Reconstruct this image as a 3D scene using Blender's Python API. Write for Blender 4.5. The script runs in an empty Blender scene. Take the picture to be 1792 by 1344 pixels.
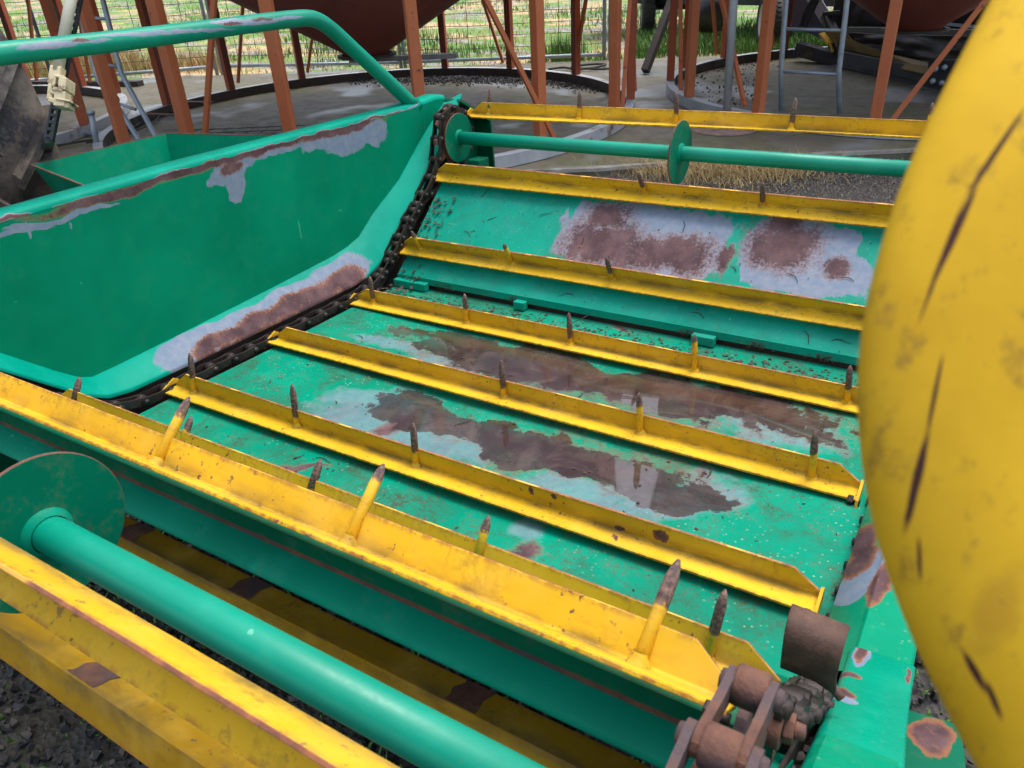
import bpy, bmesh, math, random
from mathutils import Vector, Matrix, Euler
import numpy as np
random.seed(7)
rnd = random.random
S = bpy.context.scene
COL = S.collection

# ------------------------------------------------------------------ camera
PPX, PPY, F = 896.0, 672.0, 1352.814
R = np.array([[0.85022578, 0.21104137, -0.48226307],
              [0.52470469, -0.4136037, 0.74405441],
              [-0.04243953, -0.88565994, -0.46239092]])      # machine axes seen by the camera
W = np.array([[9.99846587e-01, 0.0, -1.75157541e-02],
              [7.40744611e-04, 9.99105370e-01, 4.22837046e-02],
              [1.75000840e-02, -4.22901925e-02, 9.98952094e-01]])  # the machine stands slightly out of level
H = 1.5                                                        # eye height above the concrete

cam_d = bpy.data.cameras.new('camera')
cam = bpy.data.objects.new('camera', cam_d)
COL.objects.link(cam)
A = W @ R
cam.matrix_world = Matrix(((A[0, 0], -A[0, 1], -A[0, 2], 0), (A[1, 0], -A[1, 1], -A[1, 2], 0),
                           (A[2, 0], -A[2, 1], -A[2, 2], H), (0, 0, 0, 1)))
cam_d.sensor_width = 36
cam_d.lens = F / 1792 * 36
cam_d.clip_start = 0.02
cam_d.clip_end = 500
cam_d.dof.use_dof = True
cam_d.dof.focus_distance = 2.1
cam_d.dof.aperture_fstop = 12.5
S.camera = cam
S.render.resolution_x, S.render.resolution_y = 1024, 768

# ------------------------------------------------------------------ sky, sun, exposure
wd = bpy.data.worlds.new('World')
S.world = wd
wd.use_nodes = True
nt = wd.node_tree
nt.nodes.clear()
sky = nt.nodes.new('ShaderNodeTexSky')
sky.sky_type = 'NISHITA'
sky.sun_disc = False
SUN_EL, SUN_AZ = math.radians(71), math.radians(20)
sky.sun_elevation = SUN_EL
sky.sun_rotation = SUN_AZ
sky.air_density = 1.0
sky.dust_density = 4.0
sky.ozone_density = 1.0
hs = nt.nodes.new('ShaderNodeHueSaturation')
hs.inputs['Saturation'].default_value = 0.55
bg = nt.nodes.new('ShaderNodeBackground')
bg.inputs['Strength'].default_value = 0.15
wo = nt.nodes.new('ShaderNodeOutputWorld')
nt.links.new(sky.outputs[0], hs.inputs['Color'])
nt.links.new(hs.outputs[0], bg.inputs[0])
nt.links.new(bg.outputs[0], wo.inputs[0])
sun_d = bpy.data.lights.new('sun', 'SUN')
sun_d.energy = 1.0
sun_d.angle = math.radians(28)
sun_d.color = (1.0, 0.95, 0.88)
sun = bpy.data.objects.new('sun', sun_d)
COL.objects.link(sun)
sdir = Vector((math.sin(SUN_AZ) * math.cos(SUN_EL), math.cos(SUN_AZ) * math.cos(SUN_EL), math.sin(SUN_EL)))
sun.rotation_euler = sdir.to_track_quat('Z', 'Y').to_euler()
sun.location = (0, 0, 12)
S.view_settings.view_transform = 'Standard'
S.view_settings.look = 'None'
S.view_settings.exposure = 1.15
S.view_settings.gamma = 1
S.view_settings.use_curve_mapping = False

# ------------------------------------------------------------------ measuring helpers
def ray(u, v): return R @ np.array([u - PPX, v - PPY, F])
def mz(u, v, z): d = ray(u, v); return Vector(d * (z / d[2]))      # machine frame, on a plane
def mx(u, v, x): d = ray(u, v); return Vector(d * (x / d[0]))
def my(u, v, y): d = ray(u, v); return Vector(d * (y / d[1]))
def gw(u, v, z=0.0):
    d = W @ ray(u, v); p = d * ((z - H) / d[2]); p[2] += H; return Vector(p)
def wy(u, v, y):
    d = W @ ray(u, v); p = d * (y / d[1]); p[2] += H; return Vector(p)
def wd_(u, v, dist):
    d = W @ ray(u, v) / F * dist; d[2] += H; return Vector(d)

# ------------------------------------------------------------------ object helpers
def link(o, parent=None):
    COL.objects.link(o)
    if parent: o.parent = parent
    return o
def tag(o, label=None, cat=None, group=None, kind=None):
    if label: o['label'] = label
    if cat: o['category'] = cat
    if group: o['group'] = group
    if kind: o['kind'] = kind
    return o
def empty(name, loc, label, cat, group=None, rot=None):
    o = bpy.data.objects.new(name, None)
    o.empty_display_size = 0.1
    o.location = loc
    if rot: o.rotation_euler = rot
    link(o)
    return tag(o, label, cat, group)
class MB:
    """collects vertices and faces, becomes one mesh object"""
    def __init__(s): s.v = []; s.f = []; s.m = []; s.sm = []
    def add(s, vs, fs, mi=0, smooth=False):
        b = len(s.v); s.v += [tuple(p) for p in vs]
        for f in fs: s.f.append([b + i for i in f]); s.m.append(mi); s.sm.append(smooth)
    def box(s, lo, hi, mi=0, M=None):
        x0, y0, z0 = lo; x1, y1, z1 = hi
        vs = [Vector(p) for p in ((x0,y0,z0),(x1,y0,z0),(x1,y1,z0),(x0,y1,z0),(x0,y0,z1),(x1,y0,z1),(x1,y1,z1),(x0,y1,z1))]
        if M: vs = [M @ p for p in vs]
        s.add(vs, [(0,3,2,1),(4,5,6,7),(0,1,5,4),(1,2,6,5),(2,3,7,6),(3,0,4,7)], mi)
    def bar(s, a, b, w, h=None, up=(0,0,1), mi=0):
        a = Vector(a); b = Vector(b); h = h or w
        d = (b - a).normalized(); up = Vector(up)
        if abs(d.dot(up)) > .98: up = Vector((0,1,0))
        x = d.cross(up).normalized(); z = x.cross(d)
        vs = [p + x*sx*w/2 + z*sz*h/2 for p in (a, b) for sx, sz in ((-1,-1),(1,-1),(1,1),(-1,1))]
        s.add(vs, [(0,1,2,3),(7,6,5,4),(0,4,5,1),(1,5,6,2),(2,6,7,3),(3,7,4,0)], mi)
    def tube(s, pts, r, n=14, mi=0, cap=True, closed=False):
        pts = [Vector(p) for p in pts]; k = len(pts)
        rr = r if isinstance(r, (list, tuple)) else [r]*k
        rings = []; prev = None
        for i, p in enumerate(pts):
            if closed: t = (pts[(i+1) % k] - pts[i-1]).normalized()
            else: t = (pts[min(i+1, k-1)] - pts[max(i-1, 0)]).normalized()
            if prev is None:
                u = t.orthogonal().normalized()
            else:
                u = (prev - t*prev.dot(t)).normalized()
            prev = u; w = t.cross(u)
            rings.append([p + (u*math.cos(a) + w*math.sin(a))*rr[i] for a in [2*math.pi*j/n for j in range(n)]])
        vs = [q for g in rings for q in g]; fs = []
        for i in range(k if closed else k-1):
            j2 = (i+1) % k
            for j in range(n): fs.append((i*n+j, i*n+(j+1)%n, j2*n+(j+1)%n, j2*n+j))
        s.add(vs, fs, mi, True)
        if cap and not closed:
            s.add(rings[0], [tuple(reversed(range(n)))], mi); s.add(rings[-1], [tuple(range(n))], mi)
    def lathe(s, prof, c=(0,0,0), axis=(0,0,1), n=24, mi=0, smooth=True, a0=0, a1=None):
        ax = Vector(axis).normalized(); u = ax.orthogonal().normalized(); w = ax.cross(u); c = Vector(c)
        full = a1 is None; a1 = 2*math.pi if full else a1
        m = n if full else n+1
        vs = [c + ax*h + (u*math.cos(a) + w*math.sin(a))*r for r, h in prof for a in [a0 + (a1-a0)*j/n for j in range(m)]]
        fs = []
        for i in range(len(prof)-1):
            for j in range(n):
                j2 = (j+1) % m if full else j+1
                fs.append((i*m+j, i*m+j2, (i+1)*m+j2, (i+1)*m+j))
        s.add(vs, fs, mi, smooth)
    def disc(s, c, axis, r, t, n=32, mi=0, mi2=None):
        mi2 = mi if mi2 is None else mi2
        s.lathe([(0,-t/2),(r-.001,-t/2)], c, axis, n, mi, False)
        s.lathe([(r-.001,-t/2),(r,-t/2+.001),(r,t/2-.001),(r-.001,t/2)], c, axis, n, mi2, False)
        s.lathe([(r-.001,t/2),(0,t/2)], c, axis, n, mi, False)
    def prism(s, poly, ext, mi=0, mi_side=None):
        """poly: 3d points; ext: thickness vector"""
        mi_side = mi if mi_side is None else mi_side
        n = len(poly); e = Vector(ext); P = [Vector(p) for p in poly]
        s.add(P, [tuple(range(n))], mi); s.add([p + e for p in P], [tuple(reversed(range(n)))], mi)
        s.add(P + [p + e for p in P], [(i, n+i, n+(i+1)%n, (i+1)%n) for i in range(n)], mi_side)
    def mesh(s, name):
        me = bpy.data.meshes.new(name); me.from_pydata(s.v, [], s.f)
        me.polygons.foreach_set('material_index', s.m); me.polygons.foreach_set('use_smooth', s.sm)
        me.update()
        bm = bmesh.new(); bm.from_mesh(me)
        bmesh.ops.remove_doubles(bm, verts=bm.verts, dist=1e-5)
        bmesh.ops.recalc_face_normals(bm, faces=bm.faces)
        bm.to_mesh(me); bm.free()
        return me
    def build(s, name, mats, parent=None, bev=0, loc=None, kind=None):
        me = s.mesh(name)
        for m in (mats if isinstance(mats, (list, tuple)) else [mats]): me.materials.append(m)
        o = bpy.data.objects.new(name, me)
        if loc is not None: o.location = loc
        link(o, parent)
        if bev:
            b = o.modifiers.new('bevel', 'BEVEL'); b.width = bev; b.segments = 2
            b.limit_method = 'ANGLE'; b.angle_limit = math.radians(45)
        if kind: o['kind'] = kind
        return o
def inst(me, name, parent, M=None, mats=None):
    o = bpy.data.objects.new(name, me)
    if M is not None: o.matrix_local = M
    link(o, parent)
    return o

# ------------------------------------------------------------------ materials
class NT:
    def __init__(s, name):
        s.m = bpy.data.materials.new(name); s.m.use_nodes = True; s.t = s.m.node_tree; s.t.nodes.clear()
        s.o = s.t.nodes.new('ShaderNodeOutputMaterial'); s.b = s.t.nodes.new('ShaderNodeBsdfPrincipled')
        s.t.links.new(s.b.outputs[0], s.o.inputs[0]); s.co = s.t.nodes.new('ShaderNodeTexCoord')
        s.P = s.co.outputs['Object']; s.PB = s.P
    def n(s, t, **k):
        x = s.t.nodes.new(t)
        for a, b in k.items(): setattr(x, a, b)
        return x
    def l(s, a, b): s.t.links.new(a, b)
    def noise(s, sc, det=4, rough=.6, vec=None, dist=0, scale3=None):
        x = s.n('ShaderNodeTexNoise'); x.inputs['Scale'].default_value = sc; x.inputs['Detail'].default_value = det
        x.inputs['Roughness'].default_value = rough; x.inputs['Distortion'].default_value = dist
        v = vec or s.P
        if scale3:
            mp = s.n('ShaderNodeMapping'); mp.inputs['Scale'].default_value = scale3; s.l(v, mp.inputs[0]); v = mp.outputs[0]
        s.l(v, x.inputs['Vector']); return x.outputs['Fac']
    def vor(s, sc, out='Distance', vec=None, scale3=None, rand=1):
        x = s.n('ShaderNodeTexVoronoi'); x.inputs['Scale'].default_value = sc; x.inputs['Randomness'].default_value = rand
        v = vec or s.P
        if scale3:
            mp = s.n('ShaderNodeMapping'); mp.inputs['Scale'].default_value = scale3; s.l(v, mp.inputs[0]); v = mp.outputs[0]
        s.l(v, x.inputs['Vector']); return x.outputs[out]
    def ramp(s, fac, a, b, lo=0.0, hi=1.0):
        x = s.n('ShaderNodeMapRange'); x.inputs['From Min'].default_value = a; x.inputs['From Max'].default_value = b
        x.inputs['To Min'].default_value = lo; x.inputs['To Max'].default_value = hi; x.clamp = True
        s.l(fac, x.inputs['Value']); return x.outputs[0]
    def math(s, op, a, b=None, c=None):
        x = s.n('ShaderNodeMath', operation=op)
        for i, q in enumerate((a, b, c)):
            if q is None: continue
            if isinstance(q, (int, float)): x.inputs[i].default_value = q
            else: s.l(q, x.inputs[i])
        return x.outputs[0]
    def mix(s, fac, a, b, blend='MIX'):
        x = s.n('ShaderNodeMix', data_type='RGBA', blend_type=blend)
        if isinstance(fac, (int, float)): x.inputs[0].default_value = fac
        else: s.l(fac, x.inputs[0])
        for i, q in ((6, a), (7, b)):
            if isinstance(q, tuple): x.inputs[i].default_value = (*q[:3], 1)
            else: s.l(q, x.inputs[i])
        return x.outputs[2]
    def bump(s, h, strength=.3, dist=.002, prev=None):
        x = s.n('ShaderNodeBump'); x.inputs['Strength'].default_value = strength; x.inputs['Distance'].default_value = dist
        s.l(h, x.inputs['Height'])
        if prev: s.l(prev, x.inputs['Normal'])
        return x.outputs[0]
    def fin(s, col, rough=.5, metal=0, nrm=None, spec=None, coat=None):
        for k, v in (('Base Color', col), ('Roughness', rough), ('Metallic', metal)):
            if isinstance(v, tuple): s.b.inputs[k].default_value = (*v, 1)
            elif isinstance(v, (int, float)): s.b.inputs[k].default_value = v
            else: s.l(v, s.b.inputs[k])
        if nrm: s.l(nrm, s.b.inputs['Normal'])
        if spec is not None: s.b.inputs['Specular IOR Level'].default_value = spec
        return s.m
    def blob(s, c, ru, rv, rot=None, spin=0.0, box=False):
        """distance field of an ellipse: c centre, plane rotation rot (3x3 rows u,v,n as euler), radii"""
        mp = s.n('ShaderNodeMapping', vector_type='TEXTURE')
        mp.inputs['Location'].default_value = tuple(c)
        m = (rot or Matrix.Identity(3)) @ Matrix.Rotation(spin, 3, 'Z')
        mp.inputs['Rotation'].default_value = m.to_euler()
        mp.inputs['Scale'].default_value = (ru, rv, 100)
        s.l(s.PB, mp.inputs[0])
        if box:
            sx = s.n('ShaderNodeSeparateXYZ'); s.l(mp.outputs[0], sx.inputs[0])
            a = s.math('POWER', s.math('ABSOLUTE', sx.outputs[0]), 4); b = s.math('POWER', s.math('ABSOLUTE', sx.outputs[1]), 4)
            return s.math('POWER', s.math('ADD', a, b), .25)
        x = s.n('ShaderNodeVectorMath', operation='LENGTH'); s.l(mp.outputs[0], x.inputs[0]); return x.outputs['Value']
    def field(s, blobs):
        d = None
        for b in blobs:
            q = s.blob(*b)
            d = q if d is None else s.math('SMOOTH_MIN', d, q, .25)
        return d

PRIMER = (0.155, 0.205, 0.29)
RUST_D = (0.075, 0.032, 0.028)
RUST_L = (0.33, 0.13, 0.055)
GREEN_ = (0.0, 0.235, 0.122)
YELLOW = (0.74, 0.44, 0.022)

def rust_col(N, sc=60):
    a = N.noise(sc, 6, .7); b = N.noise(sc*.2, 4, .6)
    c = N.mix(N.ramp(b, .35, .7), (0.062, 0.036, 0.042), (0.145, 0.085, 0.090))
    return N.mix(N.ramp(a, .58, .80), c, RUST_L)

def paint(name, base, primer=None, rust=None, wet=None, amp=.55, nsc=9, chips=.0, dots=.0, dirt=.35, rough=.38,
          stripes=None, dirtcol=(0.10, 0.07, 0.04), rust_amp=.6, seed=0.0, spec=.07, streak=None, warp=.02, wsc=8, pa=1.0, pf=.02, grain=.5, scr=0.0, film=0.0, fade=.12, obj_random=False, band=.1):
    N = NT(name)
    if primer or rust or wet:
        wn = N.n('ShaderNodeTexNoise'); wn.inputs['Scale'].default_value = wsc; wn.inputs['Detail'].default_value = 3; N.l(N.P, wn.inputs['Vector'])
        w1 = N.n('ShaderNodeVectorMath', operation='SUBTRACT'); N.l(wn.outputs['Color'], w1.inputs[0]); w1.inputs[1].default_value = (.5, .5, .5)
        w2 = N.n('ShaderNodeVectorMath', operation='SCALE'); N.l(w1.outputs[0], w2.inputs[0]); w2.inputs['Scale'].default_value = warp*3
        w3 = N.n('ShaderNodeVectorMath', operation='ADD'); N.l(N.P, w3.inputs[0]); N.l(w2.outputs[0], w3.inputs[1]); N.PB = w3.outputs[0]
    if obj_random:
        oi = N.n('ShaderNodeObjectInfo'); mp = N.n('ShaderNodeVectorMath', operation='MULTIPLY_ADD')
        cx = N.n('ShaderNodeCombineXYZ')
        for i in range(3): N.l(N.math('MULTIPLY', oi.outputs['Random'], 9.0 + 5*i), cx.inputs[i])
        mp.inputs[1].default_value = (1, 1, 1); N.l(N.P, mp.inputs[0]); N.l(cx.outputs[0], mp.inputs[2]); N.P = mp.outputs[0]
    big = N.noise(3.0 + seed, 3); mid = N.noise(14 + seed, 5, .65); fine = N.noise(90, 5, .7)
    lighter = (min(1, base[0]*1.12), base[1]*1.25 + .01, base[2]*1.3 + .012); darker = tuple(c*.72 for c in base)
    col = N.mix(N.ramp(big, .3, .7, 0, 1), darker, base)
    col = N.mix(N.ramp(mid, .5, .75, 0, fade*3), col, lighter)
    # grime lying in patches
    g = N.math('MULTIPLY', N.ramp(mid, .5, .72), N.ramp(fine, .42, .62))
    col = N.mix(N.math('MULTIPLY', g, dirt), col, dirtcol)
    rgh = N.ramp(fine, .3, .7, rough-.06, rough+.12)
    hmask = None
    if film:
        fm = N.math('MULTIPLY', N.ramp(N.noise(6.5, 6, .72, dist=.5), .46, .66), N.ramp(fine, .30, .55))
        col = N.mix(N.math('MULTIPLY', fm, film), col, (.050, .040, .024))
        fm2 = N.ramp(N.noise(4.2, 5, .7), .55, .72, 0, film*.5)
        col = N.mix(fm2, col, (base[0], base[1]*1.5, base[2]*1.75))
    if dots:
        # small pale rings and dark specks left by drips and bits of leaf
        v = N.n('ShaderNodeTexVoronoi'); v.inputs['Scale'].default_value = 90; N.l(N.P, v.inputs['Vector'])
        dd = v.outputs['Distance']; sel = N.n('ShaderNodeSeparateColor'); N.l(v.outputs['Color'], sel.inputs[0])
        ring = N.math('MULTIPLY', N.ramp(dd, .10, .16), N.ramp(dd, .27, .19))
        ring = N.math('MULTIPLY', ring, N.ramp(sel.outputs[0], .62, .66))
        ring = N.math('MULTIPLY', ring, N.ramp(N.noise(5, 2), .42, .6))
        col = N.mix(N.math('MULTIPLY', ring, dots), col, (0.42, 0.50, 0.34))
        spk = N.math('MULTIPLY', N.ramp(dd, .16, .10), N.ramp(sel.outputs[1], .60, .66))
        col = N.mix(N.math('MULTIPLY', spk, dots), col, (0.05, 0.035, 0.025))
    if chips:
        cm = N.ramp(N.noise(75, 4, .62), .735 - chips*.19, .755 - chips*.19)
        cm = N.math('MULTIPLY', cm, N.ramp(N.noise(4.3, 2), .38, .58))
        col = N.mix(cm, col, rust_col(N, 80)); rgh = N.mix(cm, rgh, (.75, .75, .75))
    if obj_random:
        sx = N.n('ShaderNodeSeparateXYZ'); N.l(N.co.outputs['Object'], sx.inputs[0])
        dy = N.math('ABSOLUTE', sx.outputs[1]); dz = N.math('ABSOLUTE', sx.outputs[2])
        dmax = N.math('MAXIMUM', dy, dz)
        fold = N.math('MULTIPLY', N.ramp(dmax, .030, .003), N.ramp(N.noise(22, 5, .7, scale3=(.3, 1, 1)), .40, .58))
        col = N.mix(N.math('MULTIPLY', fold, .85), col, (.17, .115, .04))
        lo = N.math('MINIMUM', sx.outputs[1], 9.0)
        e1 = N.ramp(sx.outputs[1], -.043, -.0505); e2 = N.ramp(sx.outputs[2], .042, .0505)
        ed = N.math('MULTIPLY', N.math('MAXIMUM', e1, e2), N.ramp(N.noise(70, 5, .7), .42, .56))
        col = N.mix(N.math('MULTIPLY', ed, .8), col, (.30, .11, .035))
        run = N.math('MULTIPLY', N.ramp(N.noise(48, 4, .7, scale3=(1, 1, .25)), .60, .72), N.ramp(sx.outputs[2], -.01, .05, 0, .75))
        col = N.mix(run, col, (.38, .17, .03))
        big2 = N.ramp(N.noise(9, 3, .6), .50, .75, 0, .35)
        col = N.mix(big2, col, (.78, .50, .09))
    if scr:
        sm = N.math('MULTIPLY', N.ramp(N.noise(70, 2, .5, scale3=(1, 1, .05), dist=.4), .72, .75), N.ramp(N.noise(6, 2), .5, .6))
        sm2 = N.math('MULTIPLY', N.ramp(N.noise(55, 2, .5, scale3=(.06, .5, 1), dist=.4), .73, .76), N.ramp(N.noise(5, 2), .52, .6))
        col = N.mix(N.math('MULTIPLY', N.math('MAXIMUM', sm, sm2), scr), col, (.12, .42, .30))
    nz = N.math('SUBTRACT', N.noise(nsc, 6, .68, scale3=streak), .5)
    nf = N.math('SUBTRACT', N.noise(nsc*7, 4, .7), .5)
    if primer:
        d = N.math('ADD', N.field(primer), N.math('MULTIPLY', nz, amp*1.6))
        pm = N.math('MULTIPLY', N.ramp(d, 1.0 + pf, 1.0 - pf), pa)
        pc = N.mix(N.ramp(N.noise(40, 4), .4, .7), PRIMER, (0.22, 0.25, 0.31))
        col = N.mix(pm, col, pc); rgh = N.mix(pm, rgh, (.5, .5, .5)); hmask = pm
    if rust:
        d = N.math('ADD', N.field(rust), N.math('ADD', N.math('MULTIPLY', nz, rust_amp*1.6), N.math('MULTIPLY', nf, grain)))
        rm = N.ramp(d, 1.0, 1.0 - band)
        edge = N.ramp(d, .60, .98)
        rc = N.mix(N.math('MULTIPLY', edge, .8), rust_col(N), RUST_L)
        col = N.mix(rm, col, rc); rgh = N.mix(rm, rgh, (.72, .72, .72))
    if wet:
        d = N.math('ADD', N.field(wet), N.math('MULTIPLY', nz, 1.5))
        wm = N.ramp(d, 1.02, .94)
        silt = N.mix(N.ramp(N.noise(7, 6, .72, dist=.8), .42, .66), (0.028, 0.015, 0.014), (0.085, 0.055, 0.048))
        col = N.mix(N.math('MULTIPLY', wm, .85), col, silt)
        rgh = N.mix(wm, rgh, (.035, .035, .035))
    nr = N.bump(N.noise(260, 3), .04, .0004)
    nr = N.bump(N.noise(5, 3), .10, .004, nr)
    if rust:
        nr2 = N.n('ShaderNodeMix', data_type='VECTOR')
        rb = N.bump(N.noise(160, 5, .7), .5, .0015)
        N.l(rm, nr2.inputs[0]); N.l(nr, nr2.inputs[4]); N.l(rb, nr2.inputs[5]); nr = nr2.outputs[1]
    if wet:
        nw = N.n('ShaderNodeMix', data_type='VECTOR'); ge = N.n('ShaderNodeNewGeometry')
        N.l(wm, nw.inputs[0]); N.l(nr, nw.inputs[4]); N.l(ge.outputs['Normal'], nw.inputs[5]); nr = nw.outputs[1]
    N.b.inputs['Specular IOR Level'].default_value = spec
    if wet: N.l(N.ramp(wm, 0, 1, spec, .8), N.b.inputs['Specular IOR Level'])
    return N.fin(col, rgh, 0, nr)

def simple(name, c1, c2, sc=12, rough=.6, metal=0, bump=.3, bsc=80, c3=None, sc3=3, t3=(.5, .6), bdist=.002, scale3=None):
    N = NT(name)
    col = N.mix(N.ramp(N.noise(sc, 5, .65, scale3=scale3), .35, .68), c1, c2)
    if c3: col = N.mix(N.ramp(N.noise(sc3, 5, .6), *t3), col, c3)
    return N.fin(col, N.ramp(N.noise(sc*2, 3), .3, .7, rough-.08, rough+.1), metal, N.bump(N.noise(bsc, 5, .7), bump, bdist))

# ================================================================== large setting
W3 = Matrix([list(r) for r in W])
MW = Matrix.Translation((0, 0, H)) @ W3.to_4x4()      # machine frame -> world

# ---- materials of the yard
def concrete_mat():
    N = NT('wet_concrete')
    a = N.noise(.55, 5, .6); b = N.noise(7, 6, .7); c = N.noise(1.1, 4, .6, dist=.6)
    col = N.mix(N.ramp(a, .35, .65), (0.095, 0.083, 0.058), (0.165, 0.147, 0.112))
    col = N.mix(N.math('MULTIPLY', N.ramp(c, .40, .56), .75), col, (0.085, 0.088, 0.032))
    col = N.mix(N.math('MULTIPLY', N.ramp(N.noise(2.3, 5, .65), .5, .66), .5), col, (0.135, 0.105, 0.075))       # algae
    d = N.noise(.8, 3, .5, scale3=(1, 1, 1))
    wetm = N.ramp(d, .53, .60)
    col = N.mix(N.math('MULTIPLY', N.ramp(b, .5, .7), .5), col, (0.05, 0.042, 0.034))
    sp = N.vor(26, 'Distance'); spm = N.math('MULTIPLY', N.ramp(sp, .2, .12), N.math('MULTIPLY', N.ramp(N.noise(1.7, 3), .54, .68), .6))
    col = N.mix(spm, col, (0.02, 0.018, 0.018))
    col = N.mix(N.math('MULTIPLY', wetm, .5), col, (0.22, 0.24, 0.27))  # pale bluish sky sheen of the wet patches put into the colour
    r = N.ramp(b, .3, .7, .55, .8)
    r = N.mix(wetm, r, (.3, .3, .3))
    return N.fin(col, r, 0, N.bump(N.noise(45, 6, .75), .35, .004))
CONC = concrete_mat()
def field_mat():
    N = NT('pasture')
    a = N.noise(.35, 5, .62, scale3=(1, 1.5, 1)); b = N.noise(3.5, 5, .7); c = N.noise(22, 4, .8)
    straw = N.mix(N.ramp(c, .35, .65), (0.56, 0.42, 0.22), (0.30, 0.21, 0.11))
    green = N.mix(N.ramp(c, .35, .65), (0.15, 0.29, 0.045), (0.07, 0.15, 0.03))
    mud = N.mix(N.ramp(c, .4, .6), (0.17, 0.15, 0.14), (0.36, 0.34, 0.33))
    col = N.mix(N.ramp(N.math('ADD', a, N.math('MULTIPLY', b, .18)), .53, .59), straw, green)
    m2 = N.noise(.5, 4, .6, scale3=(1.3, 3.2, 1), dist=.3)
    mm = N.ramp(m2, .535, .575)
    col = N.mix(mm, col, mud)
    pm = N.ramp(m2, .615, .63)
    col = N.mix(pm, col, (0.12, 0.12, 0.12))
    r = N.mix(pm, (.9, .9, .9), (.05, .05, .05))
    return N.fin(col, r, 0, N.bump(c, .5, .03))
FIELD = field_mat()
def gravel_mat():
    N = NT('gravel_bed')
    v = N.n('ShaderNodeTexVoronoi'); v.inputs['Scale'].default_value = 70; N.l(N.P, v.inputs['Vector'])
    s = N.n('ShaderNodeSeparateColor'); N.l(v.outputs['Color'], s.inputs[0])
    col = N.mix(s.outputs[0], (0.010, 0.011, 0.012), (0.055, 0.052, 0.048))
    col = N.mix(N.ramp(N.noise(2.2, 4), .5, .65, 0, .6), col, (0.05, 0.04, 0.025))
    return N.fin(col, .8, 0, N.bump(v.outputs['Distance'], .9, .012))
GRAV = gravel_mat()
GALV = simple('galvanised_steel', (0.26, 0.32, 0.38), (0.36, 0.42, 0.48), 9, .42, .35, .15, 60, (0.2, 0.2, 0.2), 5, (.6, .75))
RINGM = simple('painted_channel_grey', (0.30, 0.33, 0.37), (0.42, 0.45, 0.48), 5, .55, 0, .2, 60, (0.16, 0.06, 0.03), 3.4, (.6, .68))
DIRTY = simple('grimy_black_steel', (0.012, 0.011, 0.010), (0.05, 0.032, 0.025), 7, .6, 0, .5, 60)
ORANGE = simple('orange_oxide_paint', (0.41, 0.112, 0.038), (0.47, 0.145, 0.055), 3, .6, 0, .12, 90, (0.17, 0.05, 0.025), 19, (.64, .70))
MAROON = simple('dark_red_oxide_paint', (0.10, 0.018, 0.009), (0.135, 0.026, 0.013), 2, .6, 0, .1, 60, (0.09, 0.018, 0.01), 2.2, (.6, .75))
ORANGE_SHADE = simple('leg_orange_deep_shade', (0.13, 0.022, 0.012), (0.19, 0.036, 0.018), 5, .6, 0, .1, 60)  # shaded copies of the leg orange, darkness put into the colour
ORANGE_DIM = simple('leg_orange_half_shade', (0.30, 0.065, 0.025), (0.38, 0.085, 0.030), 5, .6, 0, .1, 60)
BLACKP = simple('black_paint', (0.010, 0.012, 0.016), (0.03, 0.034, 0.042), 6, .4, .1, .1, 60, (0.10, 0.075, 0.045), 4, (.6, .75))
RUBBER = simple('dusty_rubber', (0.018, 0.018, 0.019), (0.05, 0.048, 0.045), 8, .75, 0, .3, 50)
RUSTY = simple('heavy_rust', (0.085, 0.036, 0.028), (0.19, 0.085, 0.050), 30, .8, 0, .7, 120, (0.075, 0.05, 0.055), 9, (.5, .62), .003)
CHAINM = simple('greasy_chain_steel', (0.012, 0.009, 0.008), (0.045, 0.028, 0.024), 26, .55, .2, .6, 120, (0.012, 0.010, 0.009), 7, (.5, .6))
BLKWIRE = simple('dark_wire', (0.03, 0.03, 0.032), (0.08, 0.075, 0.07), 5, .6, .3, .1)

# ---- ground sheet, pavement slab
g = MB()
n = 90
xs = [-120 + 240*i/n for i in range(n+1)]; ys = [-30 + 230*i/n for i in range(n+1)]
g.add([(x, y, -.09) for y in ys for x in xs], [(j*(n+1)+i, j*(n+1)+i+1, (j+1)*(n+1)+i+1, (j+1)*(n+1)+i) for j in range(n) for i in range(n)], 0)
fo = g.build('ground', FIELD); tag(fo, kind='structure')
# yard gravel apron on which the feeder stands
e0, e1 = gw(870, 300), gw(1600, 264)
dr = (e1 - e0).normalized(); nr_ = Vector((-dr.y, dr.x, 0))
g = MB()
P0 = e0 - dr*14 - nr_*12; 
nx, ny = 40, 20
g.add([P0 + dr*(34*i/nx) + nr_*(12.4*j/ny) + Vector((0, 0, -.055 + .012*math.sin(i*1.7)*math.cos(j*2.1))) for j in range(ny+1) for i in range(nx+1)],
      [(j*(nx+1)+i, j*(nx+1)+i+1, (j+1)*(nx+1)+i+1, (j+1)*(nx+1)+i) for j in range(ny) for i in range(nx)])
tag(g.build('gravel_yard', GRAV), kind='structure')
# concrete pavement with a worn, slightly ragged edge
g = MB()
random.seed(3)
edge = [e0 + dr*(-14 + 26*i/60) + nr_*(random.uniform(-.03, .03) + .06*math.sin(i*.7)) for i in range(61)]
f0 = gw(1095, 104); f1 = gw(1250, 98); fd = (f1 - f0).normalized()
far = [f0 + fd*t for t in (9, -14)]
poly = [p.copy() for p in edge] + far
for p in poly: p.z = -.12
g.prism([(p.x, p.y, -.12) for p in poly], (0, 0, .12))
tag(g.build('concrete_slab', CONC), kind='structure')
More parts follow.
